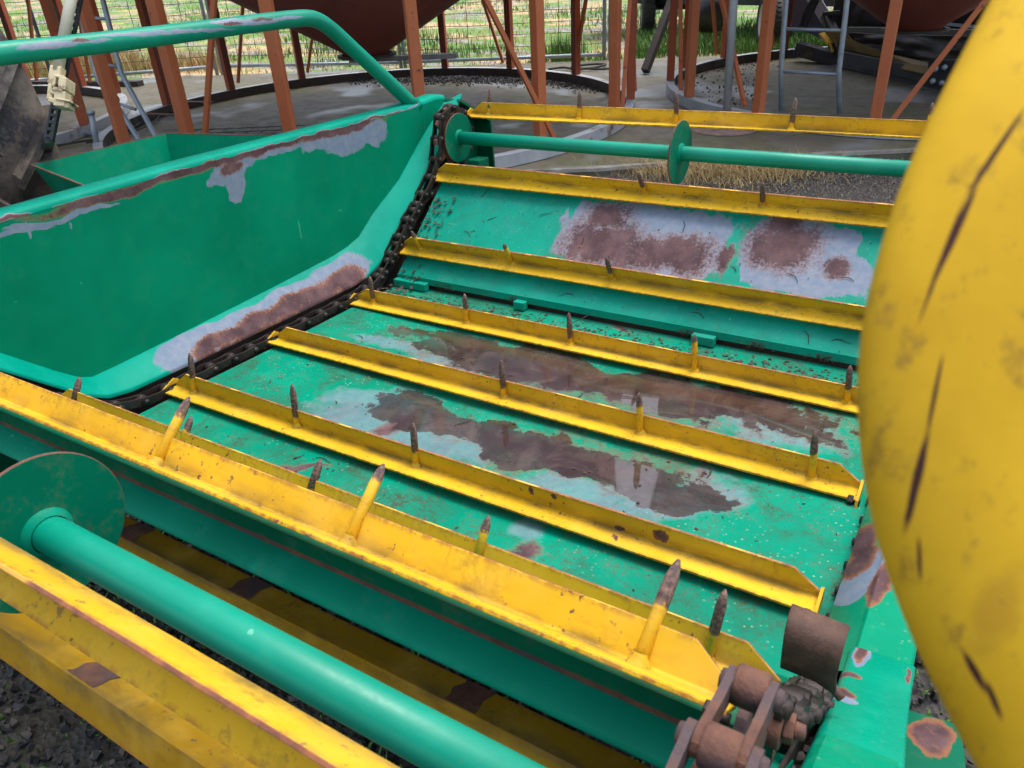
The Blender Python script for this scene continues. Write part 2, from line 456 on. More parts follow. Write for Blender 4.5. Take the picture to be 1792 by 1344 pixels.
# second pour, a few millimetres proud, whose rounded lip shows behind the feeder
m = MB()
for i in range(60):
    a, b = edge[i], edge[i+1]; up3 = Vector((0, 0, .004)); w_ = nr_*(.045 + .02*math.sin(i*1.9)); w2 = nr_*(.045 + .02*math.sin((i+1)*1.9))
    m.add([Vector((a.x, a.y, -.02)) - nr_*.006, Vector((b.x, b.y, -.02)) - nr_*.006, Vector((b.x, b.y, .003)), Vector((a.x, a.y, .003)), Vector((b.x, b.y, .004)) + w2, Vector((a.x, a.y, .004)) + w_], [(0,1,2,3), (3,2,4,5)])
tag(m.build('slab_edge', simple('worn_pale_concrete', (.16,.155,.14), (.30,.29,.27), 9, .8, 0, .6, 40, (.12,.11,.08), 3, (.5,.6))), kind='structure')

# ================================================================== silos
def silo(c, r, angs, braces, cone_z, outlet_r, label, ring_w=.06, wall_r=None, cone_top=1.85):
    cx, cy = c
    t = empty('field_silo', (cx, cy, 0), label, 'silo', 'field silos on orange legs')
    m = MB()   # base ring: top face, outer and inner face
    h = .10
    m.lathe([(r-.04, .006), (r+.04, .006), (r+.04, h), (r-.04, h)], n=96, smooth=False, mi=0)
    m.lathe([(r-.04, h), (r-.04, .006)], n=96, smooth=False, mi=1)
    m.build('base_ring', [RINGM, DIRTY], t)
    P = lambda a, z, rr=r: Vector((rr*math.cos(math.radians(a)), rr*math.sin(math.radians(a)), z))
    for a in angs:
        m = MB()
        m.bar(P(a, h+.001), P(a, cone_top+.4), .078, .078, up=P(a, 0).normalized())
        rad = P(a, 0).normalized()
        for fi, f_ in enumerate(m.f):     # shade under the silo painted into inner faces and far legs' sides
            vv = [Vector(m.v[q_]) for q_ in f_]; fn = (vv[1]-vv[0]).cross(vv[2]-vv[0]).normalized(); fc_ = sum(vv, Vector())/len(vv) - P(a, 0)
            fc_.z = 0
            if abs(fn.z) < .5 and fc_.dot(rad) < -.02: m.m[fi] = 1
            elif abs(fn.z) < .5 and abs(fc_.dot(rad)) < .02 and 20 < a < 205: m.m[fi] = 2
        m.build('leg', [ORANGE, ORANGE_SHADE, ORANGE_DIM], t, bev=.006)
    for a, b, zt in braces:
        m = MB(); m.bar(P(a, h+.05, r+.045), P(b, zt, r+.045), .034, .034, up=P((a+b)/2, 0).normalized()); m.build('brace', ORANGE, t, bev=.003)
    wr = (wall_r or r) - .05
    m = MB(); m.lathe([(.02, cone_z), (outlet_r, cone_z), (outlet_r, cone_z+.03), (wr, cone_top), (wr-.02, cone_top), (.02, cone_z+.1)], n=64)
    m.build('hopper_cone', MAROON, t)
    m = MB(); m.lathe([(outlet_r+.015, cone_z-.012), (outlet_r+.06, cone_z-.012), (outlet_r+.06, cone_z+.012), (outlet_r+.02, cone_z+.012)], n=32, smooth=False)
    m.build('outlet_collar', DIRTY, t)
    if cone_z > .55 and cone_z < .65:
        ca = gw(655, 103, .50) - Vector((cx, cy, 0)); cb = gw(800, 97, .50) - Vector((cx, cy, 0))
        m = MB(); m.bar(ca - (cb-ca)*.3, cb, .10, .045); m.build('slide_gate', simple('weathered_grey_channel', (.20,.19,.19), (.32,.31,.30), 8, .6, 0, .3, 60, (.14,.07,.04), 6, (.6,.7)), t, .004)
    m = MB()
    prof = []
    for i in range(60): prof.append((wr + .012*(1 if i % 2 else -1), cone_top + .04 + i*.05))
    m.lathe(prof, n=48); m.build('wall', GALV, t)
    m = MB(); m.lathe([(wr+.08, cone_top+2.98), (.25, cone_top+3.75), (.02, cone_top+3.8)], n=48, smooth=False); m.build('roof', GALV, t)
    return t
S1c, S1r = (-5.383, 6.024), 2.50
s1 = silo(S1c, S1r, [4.7, 26, 45.2, 65, 89, 109.5, 130.5, 151, 172, 193, 262, 279.8, 298.2, 319, 340.8],
     [(343, 322, 1.9), (92, 109.5, 2.6), (67, 46, 2.6), (28, 45, 2.4), (169, 152, 2.6), (149, 131, 2.6), (282, 296, 1.9), (6.5, 25, 2.4)],
     .58, .22, 'middle silo with its wide maroon cone over the circular black kerb')
S2c, S2r = (-1.0, 8.95), 2.29
s2 = silo(S2c, S2r, [135, 157.6, 179, 199.8, 224, 248.5, 272.5, 297, 321, 345, 9],
     [(245.8, 228, 1.55), (275.5, 294, 1.5), (160, 176, 2.2), (138, 155, 2.4), (221.5, 203, 2.6)],
     .52, .24, 'right silo with ladder and grey pipe, cone above the black machinery')
S0c, S0r = (-10.214, 3.25), 2.742
s0 = silo(S0c, S0r, [25.9, 68, 89.8, 110.4, 131, 3, -19], [(87.5, 71, 2.4), (108, 93, 2.3), (113, 128, 2.3)],
     .7, .24, 'left silo seen behind the jack and the ladder')
# ladder on the right silo
def part_tube(name, pts, r, mat, parent, n=10, off=(0,0,0)):
    m = MB(); m.tube([Vector(p) - Vector(off) for p in pts], r, n); return m.build(name, mat, parent)
def ladder(parent, off, railA, railB, rungs, r=.021):
    l = bpy.data.objects.new('ladder', None); link(l, parent); l['label'] = 'galvanised pipe ladder'
    part_tube('rail', railA, r, GALV, l, 12, off); part_tube('rail', railB, r, GALV, l, 12, off)
    for a, b in rungs: part_tube('rung', [a, b], .013, GALV, l, 10, off)
a0, b0 = gw(1367, 193, .06), gw(1469, 198, .06)
def up_at(p, u, v):   # point above p whose picture height is v
    q = wy(u, v, p.y); return q
ladder(s2, (*S2c, 0), [a0, wy(1367, 120, a0.y-.01), wy(1372, 50, a0.y), wy(1378, -20, a0.y+.04), wy(1388, -160, a0.y+.1)],
       [b0, wy(1468, 125, b0.y-.01), wy(1477, 50, b0.y), wy(1485, -20, b0.y+.04), wy(1500, -160, b0.y+.1)],
       [(wy(1368, 125, a0.y-.01), wy(1468, 130, b0.y-.01)), (wy(1372, 51, a0.y), wy(1477, 53, b0.y)), (wy(1380, -30, a0.y+.05), wy(1487, -29, b0.y+.05))])
p0 = gw(1272, 192, .1)
part_tube('filling_pipe', [p0, wy(1284, 0, p0.y), wy(1292, -140, p0.y)], .034, simple('dull_grey_pipe', (.30, .33, .35), (.38, .41, .43), 6, .5, 0, .1), s2, 16, (*S2c, 0))
# bent ladder on the middle silo
q0, q1 = gw(252, 262, .05), gw(283, 262, .05)
yL, yR = q0.y, q1.y
LA = [q0, wy(240, 240, yL), wy(205, 185, yL), wy(172, 140, yL+.02), wy(160, 100, yL+.05), wy(149, 60, yL+.08), wy(138, 10, yL+.12), wy(128, -60, yL+.2)]
LB = [q1, wy(270, 235, yR), wy(235, 170, yR), wy(213, 130, yR+.02), wy(203, 95, yR+.05), wy(193, 50, yR+.08), wy(180, 0, yR+.12), wy(166, -70, yR+.2)]
ladder(s1, (*S1c, 0), LA, LB, [(wy(198, 178, yL), wy(238, 192, yR)), (wy(163, 108, yL+.05), wy(206, 117, yR+.05)), (wy(143, 31, yL+.1), wy(187, 33, yR+.1)), (wy(130, -45, yL+.2), wy(172, -43, yR+.2))], .022)
# flat rusty bars and the beam lying under the silos
def lying_bar(a, b, w, h, mat, name, label, cat, bev=.003):
    a = Vector(a); b = Vector(b); c = (a+b)/2
    m = MB(); m.bar(a-c, b-c, w, h); o = m.build(name, mat, None, bev, c); return tag(o, label, cat)
z_ = .035
lying_bar(gw(62, 146, z_), gw(246, 146, z_), .12, .07, DIRTY, 'steel_beam', 'dark steel beam lying on the slab below the dry weeds', 'beam')
lying_bar(gw(252, 199, .12), gw(306, 201, .12), .05, .012, RUSTY, 'flat_bar', 'short rusty flat bar resting across the kerb ring by the ladder', 'steel bar')
lying_bar(gw(326, 178, .12), gw(372, 179, .12), .06, .012, RUSTY, 'flat_bar', 'short rusty flat bar on the kerb ring beside the orange leg', 'steel bar')
pc = (gw(140, 234, .03) + gw(207, 233, .03))/2
m = MB(); m.tube([gw(140, 234, .03)-pc, gw(207, 233, .03)-pc], .022, 16); tag(m.build('pipe_offcut', GALV, None, 0, pc), 'short grey pipe offcut lying on the slab near the black hoses', 'pipe')
# round cast cover in the slab
mc = (gw(1208, 225) + gw(1330, 225))/2
m = MB(); m.lathe([(0.001, .012), (.27, .012), (.285, .004)], n=40, smooth=False); tag(m.build('pit_cover', simple('pinkish_rust_plate', (.16,.10,.09), (.30,.20,.17), 14, .75, 0, .4), None, 0, mc), 'round rusty pit cover let into the concrete slab', 'cover')
# mesh panel lying inside the middle kerb ring
m = MB(); c0 = gw(400, 236, .03)
for i in range(9):
    m.tube([(-.55+i*.14, -.3, 0), (-.55+i*.14, .35, .0)], .004, 5)
for i in range(4): m.tube([(-.6, -.25+i*.17, .006), (.65, -.25+i*.17, .006)], .004, 5)
o = m.build('wire_mesh_offcut', BLKWIRE, None, 0, c0); o.rotation_euler = (0, 0, .5); tag(o, 'offcut of welded wire mesh lying by the orange legs', 'wire mesh')
def hose(pts, r, name, label, cat='hose', mat=None):
    P = [gw(u, v, .03) for u, v in pts]; 
    Q = []
    for i in range(len(P)-1):
        for k in range(6):
            t = k/6; p0 = P[max(i-1, 0)]; p1 = P[i]; p2 = P[i+1]; p3 = P[min(i+2, len(P)-1)]
            Q.append(.5*((2*p1) + (p2-p0)*t + (2*p0-5*p1+4*p2-p3)*t*t + (3*p1-p0-3*p2+p3)*t**3))
    Q.append(P[-1]); c = Q[0].copy()
    m = MB(); m.tube([q - c for q in Q], r, 8); return tag(m.build(name, mat or RUBBER, None, 0, c), label, cat)
hose([(90, 256), (140, 248), (190, 238), (235, 222), (262, 200), (300, 190)], .010, 'black_hose', 'thin black hose curving past the pipe offcut to the ladder')
hose([(150, 250), (200, 240), (240, 228), (268, 214), (290, 196), (330, 200)], .008, 'black_hose', 'thin black hose looping round the foot of the bent ladder')
hose([(960, 121), (985, 118), (1010, 121), (1040, 118), (1060, 113), (1040, 112), (1000, 117), (1055, 121), (1085, 114)], .014, 'black_hose', 'coiled black hose on the slab in front of the fence corner')

# ================================================================== fence
def fence_panel(pa, pb, label, hgt=1.75, posts=(0, 1), seed=0):
    pa = Vector(pa); pb = Vector(pb); L = (pb-pa).length; d = (pb-pa)/L
    t = empty('mesh_fence_panel', pa, label, 'fence', 'mesh fence panels along the slab')
    rz = lambda s, z: d*s + Vector((0, 0, z))
    m = MB(); m.tube([rz(0, .06), rz(L, .06)], .024, 12); m.build('bottom_rail', GALV, t)
    m = MB(); m.tube([rz(0, hgt), rz(L, hgt)], .024, 12); m.build('top_rail', GALV, t)
    for s in posts:
        m = MB(); m.tube([rz(s*L, -.1), rz(s*L, hgt)], .026, 12); m.build('post', GALV, t)
    k = int(L/.30)
    random.seed(seed)
    for i in range(1, k):
        x = i*L/k; w = random.uniform(-.02, .02)
        m = MB(); m.tube([rz(x, .06), rz(x+w, hgt*.5), rz(x, hgt)], .0042, 5); m.build('wire', BLKWIRE, t)
    for j in range(1, 12):
        z = .06 + j*(hgt-.06)/12
        m = MB(); m.tube([rz(L*q/6, z + (random.uniform(-.012, .012) if 0 < q < 6 else 0)) for q in range(7)], .0040, 5); m.build('wire', BLKWIRE, t)
FP = [gw(-260, 180), gw(95, 146), gw(384, 124), gw(702, 117), gw(1057, 104)]
FP[0] = FP[1] + (FP[1]-FP[2])*1.6
fence_panel(FP[0], FP[1], 'leftmost mesh fence panel behind the dry weeds', seed=1)
fence_panel(FP[1], FP[2]-(FP[2]-FP[1]).normalized()*.04, 'mesh fence panel behind the bent ladder, left of its double post', seed=2)
fence_panel(FP[2]+(FP[3]-FP[2]).normalized()*.04, FP[3], 'mesh fence panel directly behind the middle silo cone', seed=3)
fence_panel(FP[3]+(FP[4]-FP[3]).normalized()*.06, FP[4], 'mesh fence panel ending in the corner posts behind the middle silo', seed=4)
fr = [gw(1071, 103), gw(1071, 103) + (gw(1057,104)-gw(384,124)).normalized()*.12]
m = MB(); m.tube([(0,0,-.1), (0,0,1.8)], .034, 14); tag(m.build('gate_post', GALV, None, 0, gw(1068, 103)), 'grey steel gate post beside the end of the mesh fence', 'post')
fence_panel(gw(1600, 72), gw(1900, 92) + Vector((2.2, 1.5, 0)), 'mesh fence panel at far right behind the black machinery', hgt=1.5, seed=5)

# ================================================================== far vehicles
WHITE = simple('white_rim_paint', (.55, .54, .50), (.75, .74, .70), 5, .5, 0, .1, 40, (.25, .2, .14), 7, (.55, .7))
DEEP = simple('black_plastic_sheet', (0.006, 0.006, 0.007), (0.02, 0.02, 0.022), 4, .35, 0, .4, 9, None)
def wheel_on(parent, c, axis, r, w, label=None, name='wheel'):
    e = bpy.data.objects.new(name, None); e.location = c; link(e, parent)
    if label: e['label'] = label
    m = MB(); prof = [(r*.62, -w*.42), (r*.80, -w*.5), (r*.94, -w*.46), (r, -w*.34), (r, w*.34), (r*.94, w*.46), (r*.80, w*.5), (r*.62, w*.42)]
    m.lathe(prof, (0,0,0), axis, 40)
    ax = Vector(axis).normalized(); u = ax.orthogonal().normalized(); v = ax.cross(u)
    for i in range(36):
        a = i*math.pi/18
        rd = u*math.cos(a) + v*math.sin(a); tg = ax.cross(rd)
        for k in (-1, 0, 1):
            cc = rd*(r+.004) + ax*(k*w*.24) + tg*(.02 if k else 0)
            M4 = Matrix((( *tg, ), (*ax,), (*rd,))).transposed().to_4x4(); M4.translation = cc
            m.box((-.018, -w*.09, -.008), (.018, w*.09, .008), 0, M4)
    m.build('tyre', RUBBER, e)
    m = MB(); m.lathe([(r*.63, -w*.40), (r*.60, -w*.44), (r*.55, -w*.30), (r*.42, -w*.22), (r*.40, -w*.3), (r*.18, -w*.33), (r*.16, -w*.42), (.001, -w*.42)], (0,0,0), axis, 32)
    m.lathe([(r*.63, w*.40), (r*.55, w*.3), (r*.2, w*.2), (.001, w*.2)], (0,0,0), axis, 32)
    m.build('rim', WHITE, e)
    m = MB()
    for i in range(5):
        a = i*2*math.pi/5; rd = u*math.cos(a) + v*math.sin(a)
        m.bar(rd*r*.15 - ax*w*.37, rd*r*.58 - ax*w*.30, r*.10, .02, up=ax)
    m.build('spokes', WHITE, e)
    return e
# black farm trailer standing on the grass beyond the slab
wA = gw(1330, 84, -.09); wB = gw(1128, 64, -.09)
tc = (wA + wB)/2
tr = empty('farm_trailer', tc, 'black farm trailer on white-rimmed wheels parked on the grass behind the right silo', 'trailer')
dirx = (wA - wB).normalized(); crs = Vector((-dirx.y, dirx.x, 0))
axA = Vector((-.93, -.36, 0))   # rims turned a little towards us
ra = .36
wheel_on(tr, wA - tc + Vector((0.08, .05, ra)), Vector((.90, .43, 0)), ra, .26)
wheel_on(tr, wB - tc + Vector((0, .1, ra+.08)), Vector((.90, .43, 0)), ra+.08, .22)
wheel_on(tr, wA - tc + dirx*1.7 + Vector((0.1, .35, ra)), Vector((.90, .43, 0)), ra, .26)
m = MB(); m.bar(wB - tc + Vector((-.3, .2, .55)), wA - tc + dirx*2.2 + Vector((0, .5, .62)), .12, .12)
m.bar(wB - tc + Vector((-.3, 1.3, .6)), wA - tc + dirx*2.2 + Vector((0, 1.6, .65)), .12, .12)
for i in range(6):
    q = wB - tc + (wA-wB)*(i/4.) + Vector((-.1, .2, .6)); m.bar(q, q + Vector((0, 1.3, 0)), .07, .09)
m.build('chassis', BLACKP, tr, .004)
m = MB(); q = wB - tc
m.tube([q+Vector((-.1, .1, .44)), q+Vector((1.3, .35, .44))], .05, 12); m.build('axle', BLACKP, tr); m = MB(); m.tube([wA-tc+Vector((.1,.1,.36)), wA-tc+dirx*1.7+Vector((.1,.3,.36))], .05, 12)
m.build('axle', BLACKP, tr)
# deck with load covered in black sheet
m = MB()
random.seed(5)
def lumpy(m, c, sx, sy, sz, mi=0, n=18, k=12, amp=.12):
    vs = []; 
    ph = [random.uniform(0, 6) for _ in range(6)]
    for j in range(k+1):
        th = math.pi*j/k
        for i in range(n):
            a = 2*math.pi*i/n
            q = 1 + amp*math.sin(3*a+ph[0]+2*th)*math.sin(th) + amp*.6*math.sin(7*a+ph[1]-3*th)*math.sin(th)
            cx = math.copysign(abs(math.cos(a))**.6, math.cos(a)); sxn = math.copysign(abs(math.sin(a))**.6, math.sin(a))
            vs.append(Vector(c) + Vector((sx*cx*math.sin(th)**.5*q, sy*sxn*math.sin(th)**.5*q, sz*math.cos(th))))
    fs = [(j*n+i, j*n+(i+1)%n, (j+1)*n+(i+1)%n, (j+1)*n+i) for j in range(k) for i in range(n)]
    m.add(vs, fs, mi, True)
q = wy(1246, 22, wA.y - .3) - tc
lumpy(m, q, .24, .25, .26); m.build('hanging_bag', DEEP, tr)
m = MB(); m.box((-2.2, .1, .80), (3.2, 1.9, .86)); m.build('deck', BLACKP, tr, .01)
m = MB(); lumpy(m, (0.6, 1.0, 1.15), 2.4, .8, .36, amp=.05); m.build('covered_load', DEEP, tr)
# dark prop leaning by the slab edge
pa, pb = gw(1129, 125, .03), wy(1168, 22, gw(1129,125).y + .3)
m = MB(); m.bar(Vector((0,0,0)), pb + (pb-pa)*.6 - pa, .085, .085); tag(m.build('steel_prop', DIRTY, None, .006, pa), 'black steel prop leaning up from the slab between the silos', 'prop')

# harvester front under the right silo
hy0 = gw(1392, 88, .10)
hv = empty('harvester_front', gw(1560, 130), 'black harvester front with folded canvas lying behind the right silo', 'harvester front')
HO = gw(1560, 130)
def hp(u, v, y): return wy(u, v, y) - HO
YB = gw(1400, 92, .1).y; YM = gw(1480, 118, .05).y - .0; YE = gw(1700, 165, .05).y
m = MB(); m.bar(hp(1396, 84, YB), hp(1462, 104, YM+.5), .13, .15); m.build('lift_arm', BLACKP, hv, .008)
m = MB(); m.bar(hp(1478, 99, YM+.3), hp(1760, 158, YE), .16, .14); m.bar(hp(1478, 111, YM+.25), hp(1760, 176, YE-.05), .10, .09); m.build('cutter_beam', BLACKP, hv, .008)
m = MB(); m.prism([hp(1624, 106, YE+.15), hp(1710, 104, YE-.1), hp(1705, 150, YE-.12), hp(1624, 153, YE+.1)], Vector((0,.03,0))); bp = m.build('bolt_plate', BLACKP, hv, .004)
for u, v in ((1637, 121), (1653, 118), (1632, 142), (1648, 145)):
    m = MB(); c = hp(u, v, YE-.02); m.lathe([(.001, -.012), (.022, -.012), (.026, 0), (.026, .02)], c, (0.1, 1, 0), 6); m.build('bolt', GALV, bp)
TAN = simple('muddy_yellow_panel', (.17, .12, .045), (.26, .18, .06), 4, .6, 0, .2)
m = MB(); m.prism([hp(1440, 50, YB-.2), hp(1478, 55, YM+.5), hp(1500, 82, YM+.4), hp(1640, 115, YE+.4), hp(1640, 135, YE+.35), hp(1480, 100, YM+.38)], Vector((0, .06, 0))); m.build('end_shield', TAN, hv, .01)
# folded canvas as a pleated cloth
def canvas(quad, nu, nv, amp, name, mat, parent, seed=0):
    random.seed(seed); ph = [random.uniform(0, 6.28) for _ in range(8)]
    a, b, c, d = [Vector(p) for p in quad]; m = MB(); vs = []
    for j in range(nv+1):
        for i in range(nu+1):
            u, v = i/nu, j/nv
            p = a.lerp(b, u).lerp(d.lerp(c, u), v)
            f = math.sin(v*11 + 5*u + ph[0] + 2.5*math.sin(u*5+ph[1]))*.6 + math.sin(v*6 - 9*u + ph[2])*.7 + math.sin(u*21 + v*9 + ph[3])*.35 + math.sin(u*37 - v*13 + ph[4])*.15
            vs.append(p + Vector((0, -1, .15))*amp*f)
    m.add(vs, [(j*(nu+1)+i, j*(nu+1)+i+1, (j+1)*(nu+1)+i+1, (j+1)*(nu+1)+i) for j in range(nv) for i in range(nu)], 0, True)
    o = m.build(name, mat, parent); s = o.modifiers.new('thick', 'SOLIDIFY'); s.thickness = .01; return o
CANV = simple('black_canvas', (0.02, 0.02, 0.021), (0.065, 0.06, 0.058), 6, .55, 0, .3, 40)
canvas([hp(1490, 58, YM+.45), hp(1760, 66, YE+.35), hp(1760, 128, YE+.25), hp(1500, 84, YM+.42)], 70, 50, .030, 'canvas', CANV, hv, 4)
m = MB(); m.bar(hp(1484, 53, YM+.5), hp(1562, 54, YM+.3), .06, .07); m.bar(hp(1568, 55, YM+.3), hp(1750, 60, YE+.5), .06, .07); m.build('canvas_rail', simple('olive_grey_rail', (.09,.10,.09), (.14,.15,.14), 5), hv, .006)
m = MB(); m.bar(hp(1568, 44, YM+.32), hp(1640, 42, YM+.3), .10, .09); m.build('dark_block', DEEP, hv, .01)
m = MB(); m.bar(hp(1642, 40, YM+.8), hp(1770, 54, YM+.9), .05, .03); m.build('top_rail', GALV, hv)
m = MB(); m.prism([hp(1385, -30, YB+.5), hp(1410, -30, YB+.5), hp(1455, 45, YB+.45), hp(1448, 72, YB+.4), hp(1385, 45, YB+.45)], Vector((0, .05, 0))); m.build('side_panel', simple('blue_grey_panel', (.035,.045,.07), (.05,.06,.09), 3, .35), hv)
m = MB(); m.prism([hp(1392, -30, YB+.44), hp(1420, -30, YB+.44), hp(1462, 40, YB+.38), hp(1452, 66, YB+.36), hp(1436, 38, YB+.38)], Vector((0, .03, 0))); m.build('pale_panel', simple('pale_lilac_panel', (.33,.35,.44), (.40,.42,.50), 3, .4), hv)
m = MB(); m.bar(hp(1404, 48, YB+.1), hp(1436, -20, YB+.1), .09, .09); m.bar(hp(1448, 30, YB), hp(1478, 95, YM+.4), .10, .06); m.bar(hp(1440, 28, YB), hp(1462, 92, YM+.45), .05, .05); m.bar(hp(1440, 25, YB), hp(1470, 22, YB), .04, .05)
m.build('link_arms', BLACKP, hv, .006)
m = MB(); m.tube([hp(1402, 44, YB), hp(1406, 20, YB), hp(1420, 0, YB), hp(1426, -30, YB)], .012, 8); m.build('hydraulic_hose', RUBBER, hv)
m = MB(); m.bar(hp(1438, 58, YB-.25), hp(1453, 76, YB-.3), .10, .02); m.bar(hp(1453, 76, YB-.3), hp(1458, 90, YB-.3), .06, .02); m.build('yellow_bracket', simple('yellow_bracket_paint', (.6,.36,.02), (.7,.42,.03), 4), hv)
m = MB(); m.box((-.3, 0, 0), (1.9, .9, .9), 0, Matrix.Translation(hp(1500, 40, YM+1.0) + Vector((0,0,-.35)))); m.build('feeder_house', DEEP, hv, .03)
m = MB(); m.lathe([(.001, 0), (.19, 0), (.19, .03)], hp(1515, 33, YM+.93), (0, 1, 0), 28); m.build('drum_end', BLACKP, hv)

# ================================================================== things left of the feeder
# high-lift jack leaning behind the wheel
CREAM = simple('chipped_cream_paint', (.50, .42, .26), (.62, .55, .36), 14, .55, 0, .3, 60, (.16, .10, .06), 16, (.55, .65))
jd = 3.1
J = lambda u, v, d=jd: wd_(u, v, d)
JO = J(78, 270)
jk = empty('farm_jack', JO, 'tall farm jack with perforated black bar and cream lifting head, leaning behind the tyre', 'jack')
jj = lambda u, v, d=jd: J(u, v, d) - JO
m = MB(); a, b = jj(86, 245), jj(148, -60); dv = (b-a).normalized(); 
side = (J(120, 100) - J(100, 100)).normalized(); side = (side - dv*side.dot(dv)).normalized(); nn = dv.cross(side)
wbar = .036
for s in (-1, 1): m.bar(a + side*s*wbar*.38, b + side*s*wbar*.38, wbar*.24, .018, up=nn)
L = (b-a).length; kk = int(L/.028)
for i in range(kk):
    c = a + dv*(i+.5)*L/kk; m.bar(c - side*wbar*.27, c + side*wbar*.27, .012, .017, up=nn)
m.build('perforated_bar', BLACKP, jk)
m = MB(); m.tube([jj(101, 125, jd-.03), jj(124, 0, jd-.03), jj(133, -50, jd-.03)], .022, 16); m.build('handle', simple('old_white_pipe', (.46,.45,.34), (.58,.57,.46), 10, .5, 0, .2, 60, (.5,.45,.15), 3, (.5,.6)), jk)
m = MB()
def jb(p0, p1, w, h=.05): m.bar(jj(*p0, jd-.03), jj(*p1, jd-.03), w, h, up=nn)
jb((102, 118), (97, 150), .045, .04); jb((104, 140), (101, 160), .012, .07); jb((118, 140), (116, 162), .03, .07); jb((103, 138), (120, 141), .012, .07); jb((100, 160), (117, 163), .014, .07)
jb((95, 150), (92, 178), .022, .05); jb((92, 178), (106, 182), .02, .06); jb((112, 163), (110, 190), .045, .06); jb((106, 178), (130, 182), .008, .07); jb((101, 184), (126, 188), .022, .05); jb((95, 165), (105, 168), .012, .06)
m.build('lifting_head', CREAM, jk, .004)
m = MB(); m.box((-.09, -.06, -.02), (.09, .06, .0), 0, Matrix.Translation(gw(70, 330, .03) - JO)); m.bar(a, gw(70, 330, .03) - JO, .035, .02); m.build('foot_plate', BLACKP, jk)

# big lugged tyre beside the feeder
tc_ = wd_(-80, 300, 3.75)
TYM = None
def tyre_mat():
    N = NT('muddy_tyre'); a = N.noise(5, 6, .7); b = N.noise(40, 5, .75)
    col = N.mix(N.ramp(a, .42, .62), (0.016, 0.017, 0.024), (0.15, 0.125, 0.10))
    col = N.mix(N.math('MULTIPLY', N.ramp(b, .5, .66), .6), col, (0.10, 0.07, 0.045))
    return N.fin(col, .7, 0, N.bump(b, .6, .006))
TYM = tyre_mat()
tw = empty('tractor_wheel', (tc_.x, tc_.y, 0), 'big muddy tractor wheel with chevron lugs left of the green hopper', 'wheel')
rT, wT = .76, .50
tcen = Vector((0, 0, rT+.04))
cr = Vector((W @ R)[:, 0]); cf = Vector((W @ R)[:, 2])
axT = Vector((-cf.x*.75 - cr.x*.55, -cf.y*.75 - cr.y*.55, 0)).normalized()
m = MB(); prof = [(rT*.55, -wT*.40), (rT*.72, -wT*.5), (rT*.88, -wT*.5), (rT*.955, -wT*.40), (rT*.965, 0), (rT*.955, wT*.40), (rT*.88, wT*.5), (rT*.72, wT*.5), (rT*.55, wT*.40)]
m.lathe(prof, tcen, axT, 56); m.build('tyre', TYM, tw)
u_ = axT.orthogonal().normalized(); v_ = axT.cross(u_)
lm = None
for i in range(34):
    sgn = 1 if i % 2 else -1; a = i*2*math.pi/34
    m = MB(); pts = []
    K = 5
    vs = []
    for k in range(K+1):
        s = k/K; ax_ = sgn*wT*(.03 + .49*s); ang = a + .34*s
        rr0 = rT*(.95 if s < .8 else .86); rr1 = rT*(1.065 if s < .9 else .97)
        for (dr_, rr) in ((-.5, rr0), (-.36, rr1), (.36, rr1), (.5, rr0)):
            aa = ang + dr_*.06/rT
            vs.append(tcen + axT*ax_ + (u_*math.cos(aa) + v_*math.sin(aa))*rr)
    fs = [(k*4+q, k*4+q+1, (k+1)*4+q+1, (k+1)*4+q) for k in range(K) for q in range(3)] + [(0,1,2,3), (K*4+3, K*4+2, K*4+1, K*4)]
    m.add(vs, fs); m.build('lug', TYM, tw)
m = MB(); m.lathe([(rT*.56, -wT*.39), (rT*.5, -wT*.36), (rT*.46, -wT*.1), (rT*.2, -wT*.05), (.001, -wT*.08)], tcen, axT, 40); m.lathe([(rT*.56, wT*.39), (rT*.5, wT*.36), (rT*.46, wT*.1), (rT*.2, wT*.15), (.001, wT*.12)], tcen, axT, 40)
m.build('rim', RUSTY, tw)

# ================================================================== THE FEEDER (machine frame)
BASE = Vector((-1.05, 1.5, -1.42))
feeder = empty('bale_feeder', MW @ BASE, 'green bale feeder with spiked yellow conveyor slats, rusty chains and one tall side sheet', 'bale feeder')
feeder.rotation_euler = W3.to_euler()
OFF = -BASE
def part(m, name, mats, bev=0, parent=None, kind=None):
    o = m.build(name, mats, parent or feeder, bev, None if parent else OFF, kind)
    return o
RX = lambda a: Matrix.Rotation(a, 3, 'X')
I3 = Matrix.Identity(3)
BARE = simple('bare_edge_rust', (0.40, 0.145, 0.055), (0.13, 0.05, 0.04), 30, .7, 0, .3, 120, (0.70, 0.38, 0.06), 11, (.54, .62))

# --- profile of the run: near roller, flat, far ramp (y, z)
R1 = (.366, -.636); R2 = (2.70, -.57)
